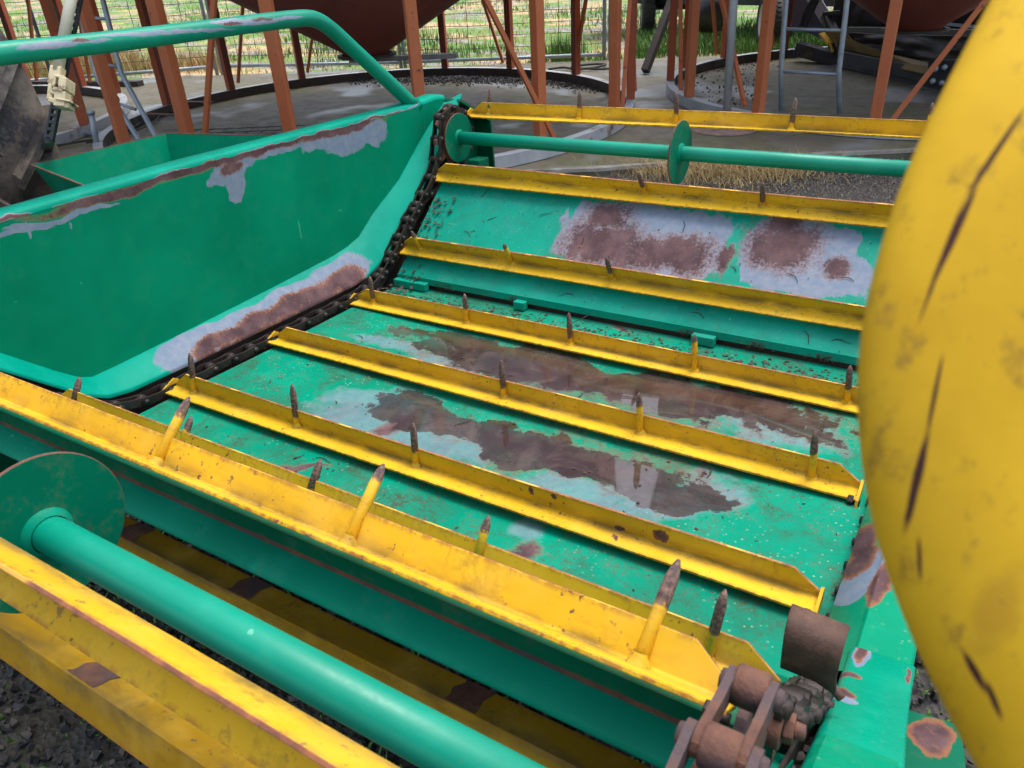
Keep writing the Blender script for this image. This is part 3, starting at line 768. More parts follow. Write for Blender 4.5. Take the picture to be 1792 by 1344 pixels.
# floor sheet
fl = lambda u, v: mz(u, v, -1.055)
WET = []
for (u, v, ru, rv, sp) in ((1010, 655, .62, .11, 0), (1200, 690, .42, .10, 0), (860, 610, .30, .06, 0), (930, 780, .40, .10, -.03), (800, 740, .28, .08, 0), (1080, 830, .26, .07, 0)):
    WET.append((fl(u, v), ru, rv, None, sp))
PF = [(fl(690, 725), .24, .10, None, .2), (fl(640, 700), .16, .05, None, -.1), (fl(760, 770), .22, .09, None, .1), (fl(1165, 865), .16, .07, None, .6), (fl(1010, 870), .18, .06, None, 0),
      (fl(1340, 735), .18, .09, None, 0), (fl(690, 600), .16, .04, None, 0), (fl(790, 635), .12, .06, None, 0), (fl(930, 915), .05, .05, None, 0)]
RF = [(fl(1000, 660), .66, .15, None, 0), (fl(960, 790), .46, .13, None, 0), (fl(1250, 700), .40, .13, None, 0), (fl(700, 740), .10, .035, None, .9), (fl(905, 955), .05, .04, None, 0),
      (fl(1085, 575), .05, .03, None, 0), (fl(1360, 610), .07, .03, None, 0), (fl(540, 812), .06, .02, None, 0)]
FLOORM = paint('green_floor_paint', (0.0, .25, .155), PF, RF, WET, film=.75, dots=.5, dirt=.85, rough=.34, amp=1.1, rust_amp=1.0, chips=.55, nsc=9, warp=.085, wsc=5, pa=.55, pf=.22, grain=1.0, band=.55, scr=.5)
m = MB()
nx, ny = 40, 24; y0, y1 = .985, 2.23
def fz(x, y):   # slightly dished sheet
    return -1.055 - .010*math.sin(math.pi*(x+1.93)/1.82)*math.sin(math.pi*(y-y0)/(y1-y0)) + .0015*math.sin(9*x)*math.sin(7*y)
vs = [(-1.955+1.88*i/nx, y0+(y1-y0)*j/ny, fz(-1.955+1.88*i/nx, y0+(y1-y0)*j/ny)) for j in range(ny+1) for i in range(nx+1)]
m.add(vs, [(j*(nx+1)+i, j*(nx+1)+i+1, (j+1)*(nx+1)+i+1, (j+1)*(nx+1)+i) for j in range(ny) for i in range(nx)], 0, True)
part(m, 'floor_sheet', FLOORM)
# far ramp
ra = math.atan2(.845-.945+.353, .40)   # about 40 degrees
rs = math.radians(40.8)
ramp_pt = lambda s, x=0: Vector((x, 2.225 + s*math.cos(rs), -1.012 + s*math.sin(rs)))
ramp_n = Vector((0, -math.sin(rs), math.cos(rs)))
def rp(u, v):   # picture point on the ramp
    d = ray(u, v); p0 = np.array(ramp_pt(0)); nn = np.array(ramp_n); return Vector(d*((p0 @ nn)/(d @ nn)))
RR = RX(rs)
def rbox(u0, v0, u1, v1, box=True):
    a_, b_ = rp(u0, v0), rp(u1, v1); c_ = (a_+b_)/2
    return (c_, abs(b_.x-a_.x)/2, max(.01, abs((b_-a_).dot(Vector((0, math.cos(rs), math.sin(rs)))))/2), RR, 0, box)
PR = [rbox(1003, 345, 1255, 505), rbox(1325, 372, 1430, 520), rbox(1310, 420, 1510, 530), rbox(1430, 400, 1480, 520)]
RRU = [rbox(992, 366, 1125, 494), rbox(1085, 394, 1262, 498), rbox(1310, 378, 1434, 492), (rp(1468, 470), .05, .045, RR, 0), (rp(1270, 450), .035, .07, RR, 0), rbox(1030, 345, 1100, 410), rbox(1340, 360, 1400, 420)]
RAMPM = paint('green_ramp_paint', (0.0, .30, .215), PR, RRU, None, film=.25, dots=.2, dirt=.3, rough=.5, amp=.42, rust_amp=.62, nsc=13, band=.45, spec=.15, streak=(1.7, .6, .6), grain=1.3, warp=.02, scr=.5)  # base lifted towards cyan: sky reflection put into the colour
m = MB(); vs = []; Ls = .52
for j in range(13):
    for i in range(41): 
        p = ramp_pt(Ls*j/12, -1.955+1.88*i/40); p += ramp_n*(.0015*math.sin(i*.8)*math.sin(j*.6)); vs.append(p)
m.add(vs, [(j*41+i, j*41+i+1, (j+1)*41+i+1, (j+1)*41+i) for j in range(12) for i in range(40)], 0, True)
# folded foot of the ramp sheet with three tabs on the floor
a = ramp_pt(0); 
m.box((-1.955, a.y-.004, -1.034), (-.075, a.y, a.z+.003))
part(m, 'ramp_sheet', RAMPM)
for x0, x1 in ((-1.955, -1.80), (-1.40, -1.355), (-.735, -.66)):
    m = MB(); m.box((x0, a.y-.034, -1.052), (x1, a.y-.005, -1.022)); part(m, 'ramp_foot_tab', RAMPM, .003)
m = MB(); m.box((-1.97, 2.24, -1.10), (-.07, 2.30, -1.045)); part(m, 'floor_cross_member', DIRTY)  # near-black colour stands in for shade in the gap under the foot
e = ramp_pt(Ls); m = MB(); m.box((-1.955, e.y, e.z-.05), (-.075, e.y+.004, e.z)); part(m, 'ramp_lip', RAMPM)
# near ramp sheet, its folded top and the cross tube below
GEN = paint('green_frame_paint', (0.0, .24, .15), None, None, None, dots=0, dirt=.3, rough=.38, chips=.12, fade=.2, scr=.5)
BANDM = paint('green_grimy_paint', (0.0, .14, .075), None, None, None, dirt=.9, rough=.5, chips=.3, fade=.2, dirtcol=(.09,.08,.06))
m = MB(); m.prism([(-1.955, 1.0, -1.052), (-1.955, .575, -.698), (-1.955, .575, -.722), (-1.955, .572, -.722), (-1.955, .572, -.6955), (-1.955, .998, -1.05)], Vector((1.88, 0, 0)))
m.prism([(-1.955, .998, -1.050), (-1.955, .573, -.697), (-1.955, .575, -.700), (-1.955, 1.0, -1.054)], Vector((1.88, 0, 0)))
part(m, 'near_ramp_sheet', BANDM)
m = MB(); m.bar((-1.955, .584, -.7285), (-.075, .584, -.7285), .02, .014); part(m, 'rusty_seam', RUSTY)
m = MB()
poly = [(.577, -.733), (.533, -.749), (.530, -.7535), (.531, -.757), (.585, -.825), (.640, -.79)]
m.prism([(-1.99, y, z) for y, z in poly], Vector((1.93, 0, 0))); part(m, 'cross_tube', GEN, .006)

# --- left side sheet with lip
inner = [(.50, -.570), (.62, -.655), (.80, -.815), (.90, -.905), (.955, -.955), (1.01, -.985), (1.08, -.997), (1.30, -.999), (1.70, -.999), (2.04, -.995), (2.11, -.985), (2.18, -.962), (2.28, -.905), (2.42, -.80), (2.55, -.69), (2.82, -.415)]
outer = [(.52, -.545), (.64, -.635), (.82, -.79), (.93, -.89), (.985, -.935), (1.02, -.950), (1.10, -.948), (1.30, -.938), (1.70, -.915), (2.02, -.893), (2.10, -.88), (2.17, -.86), (2.27, -.79), (2.44, -.70), (2.60, -.575), (2.795, -.44)]
XI, XO = -2.01, -2.085
def sheet_rot(): # local u along y, v along z, on plane x = const
    return Matrix(((0, 0, 1), (1, 0, 0), (0, 1, 0)))
SR = sheet_rot()
PS = [(mx(u, v, XO), ru, rv, SR, sp) for u, v, ru, rv, sp in ((20, 412, .12, .007, 0), (110, 380, .16, .008, 0.0), (412, 318, .035, .06, 0), (405, 298, .10, .032, .2), (605, 248, .11, .05, 0), (650, 228, .09, .055, 0), (52, 405, .005, .022, 0), (125, 392, .003, .012, 0), (480, 262, .12, .022, 0), (560, 248, .11, .03, 0))]
RS = [(mx(u, v, XO), ru, rv, SR, 0.0213) for u, v, ru, rv in ((190, 343, .24, .015), (300, 309, .30, .016), (430, 272, .34, .018), (600, 227, .27, .019), (405, 297, .05, .022))]
SHM = paint('green_side_sheet_paint', (0.0, .235, .125), PS, RS, None, dots=0, dirt=.12, rough=.42, amp=.6, rust_amp=.6, nsc=19, band=.3, fade=.05, pf=.05, scr=.6, grain=.8)
m = MB()
top = [(2.795, -.435), (2.74, -.430), (2.60, -.441), (2.40, -.446), (1.5, -.459), (.9, -.478), (.40, -.493)]
poly = [(XO, y, z) for y, z in outer] + [(XO, y, z) for y, z in top]
m.prism(poly, Vector((-.003, 0, 0)))
part(m, 'side_sheet', SHM)
# rolled top edge
m = MB(); prof = []
for k in range(7):
    t = math.pi/2*k/6; prof.append((-.018*math.sin(math.pi/2)+.018 - .018*(1-math.cos(t)), .018*math.sin(t)))
prof = [(-.018*(1-math.cos(math.pi/2*k/6)), .018*math.sin(math.pi/2*k/6)) for k in range(7)] + [(-.060, .020), (-.062, .004)]
tl = [(.40, -.493), (.9, -.478), (1.5, -.459), (2.40, -.446), (2.60, -.441), (2.74, -.430), (2.80, -.436)]
vs = [(XO + .0005 + dx, y, z + dz) for y, z in tl for dx, dz in prof]; k = len(prof)
m.add(vs, [(i*k+j, i*k+j+1, (i+1)*k+j+1, (i+1)*k+j) for i in range(len(tl)-1) for j in range(k-1)], 0, True)
zt = lambda y: -.478 + (y-.9)*.0213
PT = [((XO, y, zt(y)), .38, .0075, SR, .0213) for y in (.85, 1.3, 1.9, 2.25)]
RT_ = [((XO, y, zt(y)-.001), r, .0068, SR, .0213) for y, r in ((1.1, .30), (1.5, .40), (1.95, .40), (2.25, .28))]
EDGM = paint('green_rolled_edge_paint', (0.0, .29, .20), PT, RT_, None, dirt=.1, rough=.42, amp=.25, rust_amp=.25, nsc=20, band=.15)  # sheet green lifted where the roll faces up, its light in the colour
part(m, 'rolled_edge', EDGM)
# lip along the chain
def LZ(u, v, x): q = mx(u, v, -2.04); return Vector((x, q.y, q.z))
PL = [(LZ(u, v, -2.035), ru, rv, None, sp) for u, v, ru, rv, sp in ((330, 640, .040, .10, 0), (400, 600, .035, .20, 0), (500, 545, .034, .24, 0), (595, 495, .036, .16, 0))]
RL = [(LZ(u, v, -2.024), ru, rv, None, 0) for u, v, ru, rv in ((365, 625, .021, .08), (440, 582, .026, .20), (530, 535, .027, .22), (600, 497, .027, .12))]
LIPM = paint('green_lip_paint', (0.0, .30, .215), PL, RL, None, dirt=.12, rough=.4, amp=.4, rust_amp=.4, nsc=16, band=.2, pf=.05, grain=.9)  # brighter, bluer sheet green: light on the upturned lip put into colour
m = MB(); vs = []
for (yi, zi), (yo, zo) in zip(inner, outer):
    vs += [(XO+.0006, yo, zo), (XO+.008, yo, zo-.002), (XI-.004, yi, zi+.002), (XI, yi, zi-.002), (XI-.001, yi, zi-.012)]
m.add(vs, [(i*5+j, i*5+j+1, (i+1)*5+j+1, (i+1)*5+j) for i in range(len(inner)-1) for j in range(4)], 0, True)
part(m, 'chain_lip', LIPM)
# dark inner face behind the chain
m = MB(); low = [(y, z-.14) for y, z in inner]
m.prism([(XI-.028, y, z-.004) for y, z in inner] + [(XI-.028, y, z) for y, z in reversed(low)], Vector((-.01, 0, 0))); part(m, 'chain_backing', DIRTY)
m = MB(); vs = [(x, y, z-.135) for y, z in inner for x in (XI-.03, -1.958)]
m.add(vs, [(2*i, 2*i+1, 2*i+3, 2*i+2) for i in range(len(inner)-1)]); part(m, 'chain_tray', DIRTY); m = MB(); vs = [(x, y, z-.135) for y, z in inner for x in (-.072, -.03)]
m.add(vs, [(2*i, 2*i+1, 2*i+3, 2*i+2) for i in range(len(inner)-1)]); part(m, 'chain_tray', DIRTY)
# far end cheek plate behind the sprocket
m = MB(); m.prism([(XO-.001, 2.80, -.43), (XO-.001, 3.02, -.545), (XO-.001, 3.04, -.80), (XO-.001, 2.70, -1.02), (XO-.001, 2.30, -1.06), (XO-.001, 2.17, -.87)], Vector((-.005, 0, 0)))
m.prism([(XO, 2.796, -.432), (XO, 3.02, -.547), (XO, 3.035, -.80), (XO, 3.025, -.80), (XO, 3.01, -.555), (XO, 2.79, -.44)], Vector((.085, 0, 0)))
part(m, 'end_cheek', paint('dark_green_cheek', (0.0, .12, .065), None, None, None, dirt=.8, rough=.5, chips=.4))
# hand rail
m = MB(); hr = [mx(-120, 108, XO-.03), mx(0, 94, XO-.03), mx(150, 78, XO-.03), mx(300, 60, XO-.03), mx(430, 43, XO-.03), mx(505, 34, XO-.03), mx(540, 32, XO-.03), mx(562, 39, XO-.03), mx(585, 56, XO-.03), mx(620, 88, XO-.03), mx(670, 134, XO-.03), mx(722, 183, XO-.03)]
cen = []
for i in range(len(hr)-1):
    for k in range(4):
        t = k/4; p0 = hr[max(i-1,0)]; p1 = hr[i]; p2 = hr[i+1]; p3 = hr[min(i+2, len(hr)-1)]
        cen.append(.5*((2*p1) + (p2-p0)*t + (2*p0-5*p1+4*p2-p3)*t*t + (3*p1-p0-3*p2+p3)*t**3))
cen.append(hr[-1])
m.tube(cen, .0268, 28)
qh = lambda u, v: mx(u, v, XO-.005)
PH = [(qh(90, 79), .085, .0085, SR, 0), (qh(165, 71), .05, .005, SR, 0), (qh(300, 56), .22, .006, SR, -.03), (qh(430, 38), .13, .009, SR, -.04), (qh(500, 32), .08, .005, SR, 0)]
RH = [(qh(145, 71), .030, .0055, SR, 0), (qh(405, 41), .05, .006, SR, -.04), (qh(460, 34), .055, .005, SR, -.04)]
part(m, 'hand_rail', paint('green_rail_paint', (0.0, .27, .175), PH, RH, None, dirt=.1, rough=.3, amp=.5, rust_amp=.8, nsc=40, dots=.06, spec=.3, warp=.005, wsc=25, grain=1.4, band=.4, pf=.06))
m = MB(); w0 = hr[-1]; m.tube([w0 + Vector((0, .004, .004)), w0 + Vector((0, .016, -.012))], [.030, .034], 20); part(m, 'weld_collar', GEN)
# near end of the rail goes down to the sheet as well
m = MB(); s = hr[0]; m.tube([s, s + Vector((0, -.25, -.0)), s + Vector((0, -.33, -.05)), s + Vector((0, -.37, -.34))], .0268, 18); part(m, 'hand_rail', GEN)

# --- right side: lip, top flange, outer web
XR0, XR1, XR2 = -.096, -.040, .043
ri = [(.50, -.600), (.62, -.69), (.80, -.845), (.90, -.93), (.955, -.975), (1.01, -1.0), (1.08, -1.005), (1.70, -1.005), (2.04, -1.0), (2.11, -.99), (2.18, -.97), (2.28, -.905), (2.42, -.80), (2.55, -.69), (2.82, -.45)]
ro = [(.50, -.655), (.62, -.735), (.80, -.865), (.90, -.918), (.955, -.94), (1.01, -.955), (1.08, -.958), (1.70, -.958), (2.04, -.955), (2.11, -.94), (2.18, -.91), (2.28, -.85), (2.42, -.74), (2.55, -.62), (2.82, -.40)]
RZ = lambda u, v, x=None: mz(u, v, -.95)
PRR = [(RZ(1503, 1000), .03, .05, None, -.3), (RZ(1545, 960), .02, .03, None, 0), (RZ(1520, 985), .03, .05, None, -.3)]
RRR = [(RZ(1508, 955), .026, .06, None, -.2), (RZ(1516, 920), .03, .08, None, 0), (RZ(1545, 1010), .018, .085, None, -.1), (RZ(1500, 1240), .004, .01, None, 0)]
RLM = paint('green_right_lip_paint', (0.0, .25, .135), PRR, RRR, None, dirt=.2, rough=.33, amp=.25, rust_amp=.3, nsc=25, band=.15, dots=.3)
m = MB(); vs = []
for i, ((yi, zi), (yo, zo)) in enumerate(zip(ri, ro)):
    if zo < zi: zi = zo - .045
    vs += [(XR0, yi, zi-.03), (XR0+.002, yi, zi), (XR1-.004, yo, zo-.006), (XR1, yo, zo)]
m.add(vs, [(i*4+j, i*4+j+1, (i+1)*4+j+1, (i+1)*4+j) for i in range(4, len(ri)-1) for j in range(3)], 0, True)
part(m, 'chain_lip', RLM)
m = MB(); vs = []
for (yo, zo) in ro:
    vs += [(XR1-.001, yo, zo-.06), (XR1-.001, yo, zo-.004), (XR1+.004, yo, zo), (XR2-.004, yo, zo+.002), (XR2, yo, zo-.003), (XR2, yo, zo-.14)]
m.add(vs, [(i*6+j, i*6+j+1, (i+1)*6+j+1, (i+1)*6+j) for i in range(len(ro)-1) for j in range(5)], 0, False)
part(m, 'side_flange', RLM)
# cover plate welded over the near part of the flange
CP = [(RZ(1518, 1150), .012, .06, None, -.1), (RZ(1480, 1215), .016, .02, None, 0)]
CR = [(mz(1514, 1130, -.94), .009, .05, None, -.1), (mz(1478, 1210, -.90), .015, .016, None, 0), (mz(1488, 1180, -.92), .02, .008, None, .2), (mz(1599, 1150, -.9), .004, .02, None, 0)]
COVM = paint('green_cover_paint', (0.0, .29, .18), [(mz(1514, 1133, -.94), .0125, .056, None, -.1), (mz(1474, 1222, -.89), .013, .022, None, 0)], CR, None, dirt=.15, rough=.25, amp=.25, rust_amp=.25, nsc=30, band=.12, dots=.15)
m = MB(); vs = []
cv = [(.18, -.585), (.26, -.57), (.34, -.578), (.42, -.615), (.50, -.668), (.56, -.702), (.66, -.768), (.80, -.862), (.90, -.915), (.955, -.938), (1.015, -.951)]
for (yo, zo) in cv:
    vs += [(XR1-.008, yo, zo-.13), (XR1-.008, yo, zo-.012), (XR1-.004, yo, zo-.002), (XR1+.004, yo, zo+.003), (XR2-.001, yo, zo+.005), (XR2+.003, yo, zo+.002), (XR2+.003, yo, zo-.16)]
m.add(vs, [(i*7+j, i*7+j+1, (i+1)*7+j+1, (i+1)*7+j) for i in range(len(cv)-1) for j in range(6)], 0, True)
m.add(vs[-7:], [tuple(range(7))])
o = part(m, 'cover_plate', COVM); 
# outrigger foot beyond the right side
m = MB(); q = [mz(1585, 1240, -1.28), mz(1682, 1268, -1.28), mz(1700, 1420, -1.28), mz(1570, 1420, -1.28)]; m.prism(q, Vector((0, 0, -.012))); part(m, 'foot_plate', paint('scuffed_green', (0.0,.13,.07), None, [(mz(1630, 1290, -1.28), .04, .05, None, 0)], None, dirt=.8, rough=.5, rust_amp=.6), .003)
m = MB(); m.bar((.02, .55, -1.20), (.11, .55, -1.29), .06, .05); part(m, 'outrigger', BANDM, .003)

# --- rollers, discs, sprockets
ROLM = paint('green_roller_paint', (0.0, .28, .185), None, None, None, dirt=.12, rough=.36, dots=0, chips=.08, fade=.1, spec=.35, scr=.9)
DISM = paint('green_disc_paint', (0.0, .17, .095), None, None, None, dirt=.6, rough=.42, dots=.2, chips=.2, dirtcol=(.16,.13,.05))
for (y, z), xs_ in ((R1, (-1.0,)), (R2, (-.992,))):
    m = MB(); m.tube([(-1.955, y, z), (-1.4, y, z), (-.7, y, z), (-.10, y, z)], .0254, 32); part(m, 'roller_shaft', ROLM)
    for x in xs_:
        m = MB(); m.disc((x, y, z), (1, 0, 0), .112, .006, 56, 0, 1); d_ = part(m, 'roller_disc', [DISM, RUSTY])
        m = MB(); m.tube([(x+.003, y, z), (x+.007, y, z), (x+.012, y, z)], [.036, .034, .027], 24, cap=False); m.build('weld_bead', GEN, d_)
    for x in (-1.955, -.105):
        m = MB(); m.disc((x, y, z), (1, 0, 0), .098, .006, 44, 0, 1); part(m, 'end_disc', [DISM, RUSTY])
        m = MB(); m.tube([(x+.003*(1 if x < -1 else -1), y, z), (x+.012*(1 if x < -1 else -1), y, z)], [.034, .027], 20, cap=False); part(m, 'weld_bead', GEN)
        xs2 = x - .03 if x < -1 else x + .03
        m = MB(); prof = []
        T = 10; pts = []
        for k in range(T):
            a = 2*math.pi*k/T
            for (da, r_) in ((-.30, .088), (-.17, .094), (-.08, .128), (.08, .128), (.17, .094)):
                pts.append((xs2-.006, y + r_*math.cos(a+da), z + r_*math.sin(a+da)))
        m.prism(pts, Vector((.012, 0, 0))); part(m, 'sprocket', RUSTY)

# --- chains
pitch = .0815
def path(side):
    """polyline of the chain run in (y, z): flat, up the near ramp, over R1, back under, over R2"""
    pts = []
    if side == 'near':
        c_ = lambda a, r_: (R1[0] + r_*math.cos(math.radians(a)), R1[1] + r_*math.sin(math.radians(a)))
        pts = [(.470, -.522), (.590, -.672), (.80, -.865), (.92, -.965), (.99, -1.012), (1.07, -1.036), (1.2, -1.040), (1.6, -1.042), (2.0, -1.038), (2.12, -1.02), (2.22, -.96), (2.32, -.885), (2.57, -.665)]
        pts += [(R2[0] + .118*math.cos(math.radians(a)), R2[1] + .118*math.sin(math.radians(a))) for a in range(130, -95, -12)]
        pts += [(2.4, -.80), (2.0, -1.14), (1.4, -1.20), (.9, -1.13), (.55, -.93)]
        pts += [c_(a, .137) for a in range(285, 84, -10)] + [(.386, -.505)]
        return pts
    r = .118
    for a in range(130, -95, -12):     # over far sprocket, from the top of the ramp round the back
        pts.append((R2[0] + r*math.cos(math.radians(a)), R2[1] + r*math.sin(math.radians(a))))
    pts += [(2.4, -.80), (2.0, -1.14), (1.4, -1.20), (.9, -1.13), (.55, -.93)]
    for a in range(285, 50, -12):
        pts.append((R1[0] + r*math.cos(math.radians(a)), R1[1] + r*math.sin(math.radians(a))))
    pts += [(.62, -.700), (.80, -.865), (.92, -.965), (.99, -1.012), (1.07, -1.036), (1.2, -1.040), (1.6, -1.042), (2.0, -1.038), (2.12, -1.02), (2.22, -.96), (2.32, -.885), (2.57, -.665)]
    return pts
def plate_mesh(s, hgt, t, name='link_plate'):
    m = MB(); p = pitch; poly = []
    for k in range(7): a = math.pi/2 + math.pi*k/6; poly.append((-t/2, -p/2 + hgt/2*math.cos(a), hgt/2*math.sin(a)))
    for k in range(7): a = -math.pi/2 + math.pi*k/6; poly.append((-t/2, p/2 + hgt/2*math.cos(a), hgt/2*math.sin(a)))
    # slightly waisted plate with its two rivet heads
    poly = poly[:7] + [(-t/2, 0, -hgt*.42)] + poly[7:] + [(-t/2, 0, hgt*.42)]
    m.prism(poly, Vector((t, 0, 0)))
    for yy in (-p/2, p/2): m.lathe([(.0095, 0), (.0085, s*.005), (.001, s*.0065)], (s*t/2, yy, 0), (1, 0, 0), 12)
    return m.mesh(name)
def roller_mesh(w):
    m = MB(); m.lathe([(.001, -w), (.016, -w), (.0172, -w+.002), (.0172, w-.002), (.016, w), (.001, w)], (0,0,0), (1,0,0), 22)
    return m.mesh('chain_roller')
LM = {}
for key, mat, hgt, t in (('near', RUSTY, .026, .0075), ('blackened', CHAINM, .026, .0075), ('far', CHAINM, .027, .006)):
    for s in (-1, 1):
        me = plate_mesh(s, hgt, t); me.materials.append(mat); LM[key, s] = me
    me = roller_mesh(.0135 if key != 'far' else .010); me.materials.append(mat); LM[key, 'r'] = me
def resample(pts, step):
    P = [Vector((0, y, z)) for y, z in pts] ; P.append(P[0]); out = [P[0].copy()]; acc = 0
    # walk with chord length = step
    cur = P[0].copy(); i = 0
    while i < len(P)-1:
        a, b = P[i], P[i+1]; 
        d = b - a; f = a - cur; A_ = d.dot(d); B_ = 2*f.dot(d); C_ = f.dot(f) - step*step
        disc = B_*B_ - 4*A_*C_
        if A_ < 1e-12 or disc < 0: i += 1; continue
        t = (-B_ + math.sqrt(disc))/(2*A_)
        if t > 1 or t < 0: i += 1; continue
        cur = a + d*t; out.append(cur.copy())
    return out
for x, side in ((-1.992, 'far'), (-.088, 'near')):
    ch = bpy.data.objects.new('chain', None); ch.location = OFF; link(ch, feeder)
    ch['label'] = 'grease-dark chain along the left side' if side == 'far' else 'rusty roller chain along the right side'
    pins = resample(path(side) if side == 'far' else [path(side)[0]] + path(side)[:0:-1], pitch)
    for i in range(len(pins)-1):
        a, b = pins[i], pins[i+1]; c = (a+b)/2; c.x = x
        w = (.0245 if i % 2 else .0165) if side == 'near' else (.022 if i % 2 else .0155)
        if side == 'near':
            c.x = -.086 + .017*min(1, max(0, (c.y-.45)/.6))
        kk_ = side if (side == 'far' or c.y < .50) else 'blackened'  # links beyond the crest switch to the darker steel
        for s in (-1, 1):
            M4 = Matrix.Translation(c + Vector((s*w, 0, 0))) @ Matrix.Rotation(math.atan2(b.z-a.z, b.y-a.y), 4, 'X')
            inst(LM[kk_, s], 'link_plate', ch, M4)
        inst(LM['blackened' if (side == 'near' and a.y > .50) else side, 'r'], 'chain_roller', ch, Matrix.Translation((c.x, a.y, a.z)))
# lug standing on the near chain, and the big nut beside it
m = MB(); M4 = Matrix.Translation(mx(1300, 1262, -.092)) @ Matrix.Rotation(math.radians(-20), 4, 'X')
m.prism([M4 @ Vector(p) for p in ((-.005, -.022, -.030), (-.005, .022, -.030), (-.005, .015, .010), (-.005, .002, .020), (-.005, -.010, .008))], Vector((.010, 0, 0)))
part(m, 'chain_lug', RUSTY, .002)
m = MB(); c = mx(1372, 1272, -.062); m.lathe([(.001, -.012), (.021, -.012), (.022, .0), (.001, .0)], c, (1, 0, 0), 20); m.lathe([(.001, 0), (.014, 0), (.014, .009), (.001, .009)], c, (1, .1, .05), 6, smooth=False); m.lathe([(.001,.009), (.008,.009), (.007,.018), (.001,.019)], c, (1,.1,.05), 16)
part(m, 'shaft_bolt', RUSTY, .001)
# clods of grime between chain and cover
random.seed(11); m = MB()
for i in range(150):
    c = Vector((random.uniform(-.075, -.045), random.uniform(.45, .86), 0)); c.z = -.60 - (c.y-.42)*.86 - .03 + random.uniform(-.03, .015)
    s_ = random.uniform(.003, .012); e_ = Euler((rnd()*3, rnd()*3, rnd()*3)).to_matrix().to_4x4()
    m.box((-s_, -s_*random.uniform(.4, 1.4), -s_*.5), (s_, s_*random.uniform(.4, 1.4), s_*.5), 0, Matrix.Translation(c) @ e_)
part(m, 'packed_grime', DIRTY, kind='stuff')
m = MB(); m.prism([(-.066, .30, -.72), (-.066, .44, -.63), (-.066, 1.0, -1.02), (-.066, 1.0, -1.14), (-.066, .3, -.95)], Vector((.004, 0, 0))); part(m, 'guard_web', DIRTY)
# curved rusty guard plate
m = MB(); vs = []
tl_, tr_, br_, bl_ = my(1385, 1060, .81), my(1487, 1100, .81), my(1461, 1203, .765), my(1366, 1165, .765)
nn = (tr_-tl_).cross(bl_-tl_).normalized()
for j in range(9):
    for i in range(7):
        u, v = i/6, j/8
        p = tl_.lerp(tr_, u).lerp(bl_.lerp(br_, u), v) + Vector((0, -.35, .55))*(.045*math.sin(math.pi*v))*1.0
        if j == 8 and i > 4: p += Vector((.003, 0, -.006))
        vs.append(p)
m.add(vs, [(j*7+i, j*7+i+1, (j+1)*7+i+1, (j+1)*7+i) for j in range(8) for i in range(6)], 0, True)
gd = part(m, 'curved_guard', simple('brown_rusted_plate', (.045, .022, .016), (.10, .048, .032), 45, .75, 0, .5, 150, (.13, .065, .04), 22, (.55, .7)))
s_ = gd.modifiers.new('thick', 'SOLIDIFY'); s_.thickness = .005; b_ = gd.modifiers.new('bevel', 'BEVEL'); b_.width = .0015
m = MB(); m.tube([br_ + Vector((-.008, .004, 0)), br_ + Vector((.010, -.002, -.012))], .006, 10); part(m, 'guard_weld', RUSTY)

# --- conveyor slats
SLM = paint('yellow_slat_paint', YELLOW, None, None, None, dirt=.75, rough=.4, chips=.55, fade=.1, obj_random=True, dirtcol=(.20,.12,.03))
SLD = paint('yellow_slat_paint_dark', (.42, .24, .015), None, None, None, dirt=.9, rough=.45, chips=.5, fade=.1, obj_random=True, dirtcol=(.12,.09,.03))  # darker base yellow with grime patches, for slats on the underside
xm_ = (-1.975-.118)/2
def sb(u, v, ru, rv): q = my(u, v, 1.2); return (Vector((q.x-xm_, 0, q.z+1.036)), ru, rv, RX(math.pi/2), 0)
SL5 = paint('yellow_slat_paint_holed', YELLOW, None, [sb(1157, 936, .020, .016), sb(1085, 923, .014, .007), sb(930, 856, .006, .012), sb(972, 868, .008, .007)], None, dirt=.5, rough=.36, chips=.42, fade=.1, obj_random=True, dirtcol=(.20,.12,.03), warp=.006, wsc=60, nsc=60, rust_amp=.6)
SPM = None
def spike_mat():
    N = NT('spike_paint'); sx = N.n('ShaderNodeSeparateXYZ'); N.l(N.P, sx.inputs[0])
    oi = N.n('ShaderNodeObjectInfo')
    h = N.math('ADD', sx.outputs[2], N.math('MULTIPLY', N.math('SUBTRACT', N.noise(60, 5, .7), .5), .05))
    h = N.math('ADD', h, N.math('MULTIPLY', N.math('SUBTRACT', oi.outputs['Random'], .5), .09))
    msk = N.ramp(h, .060, .068)
    y = N.mix(N.ramp(N.noise(50, 4), .5, .7), YELLOW, (.40, .20, .03))
    r = N.mix(N.ramp(N.noise(120, 4), .4, .65), (.060, .036, .036), (.22, .13, .10))
    return N.fin(N.mix(msk, y, r), N.mix(msk, (.4,.4,.4), (.7,.7,.7)), 0, N.bump(N.noise(150, 4), .5, .001))
SPM = spike_mat()
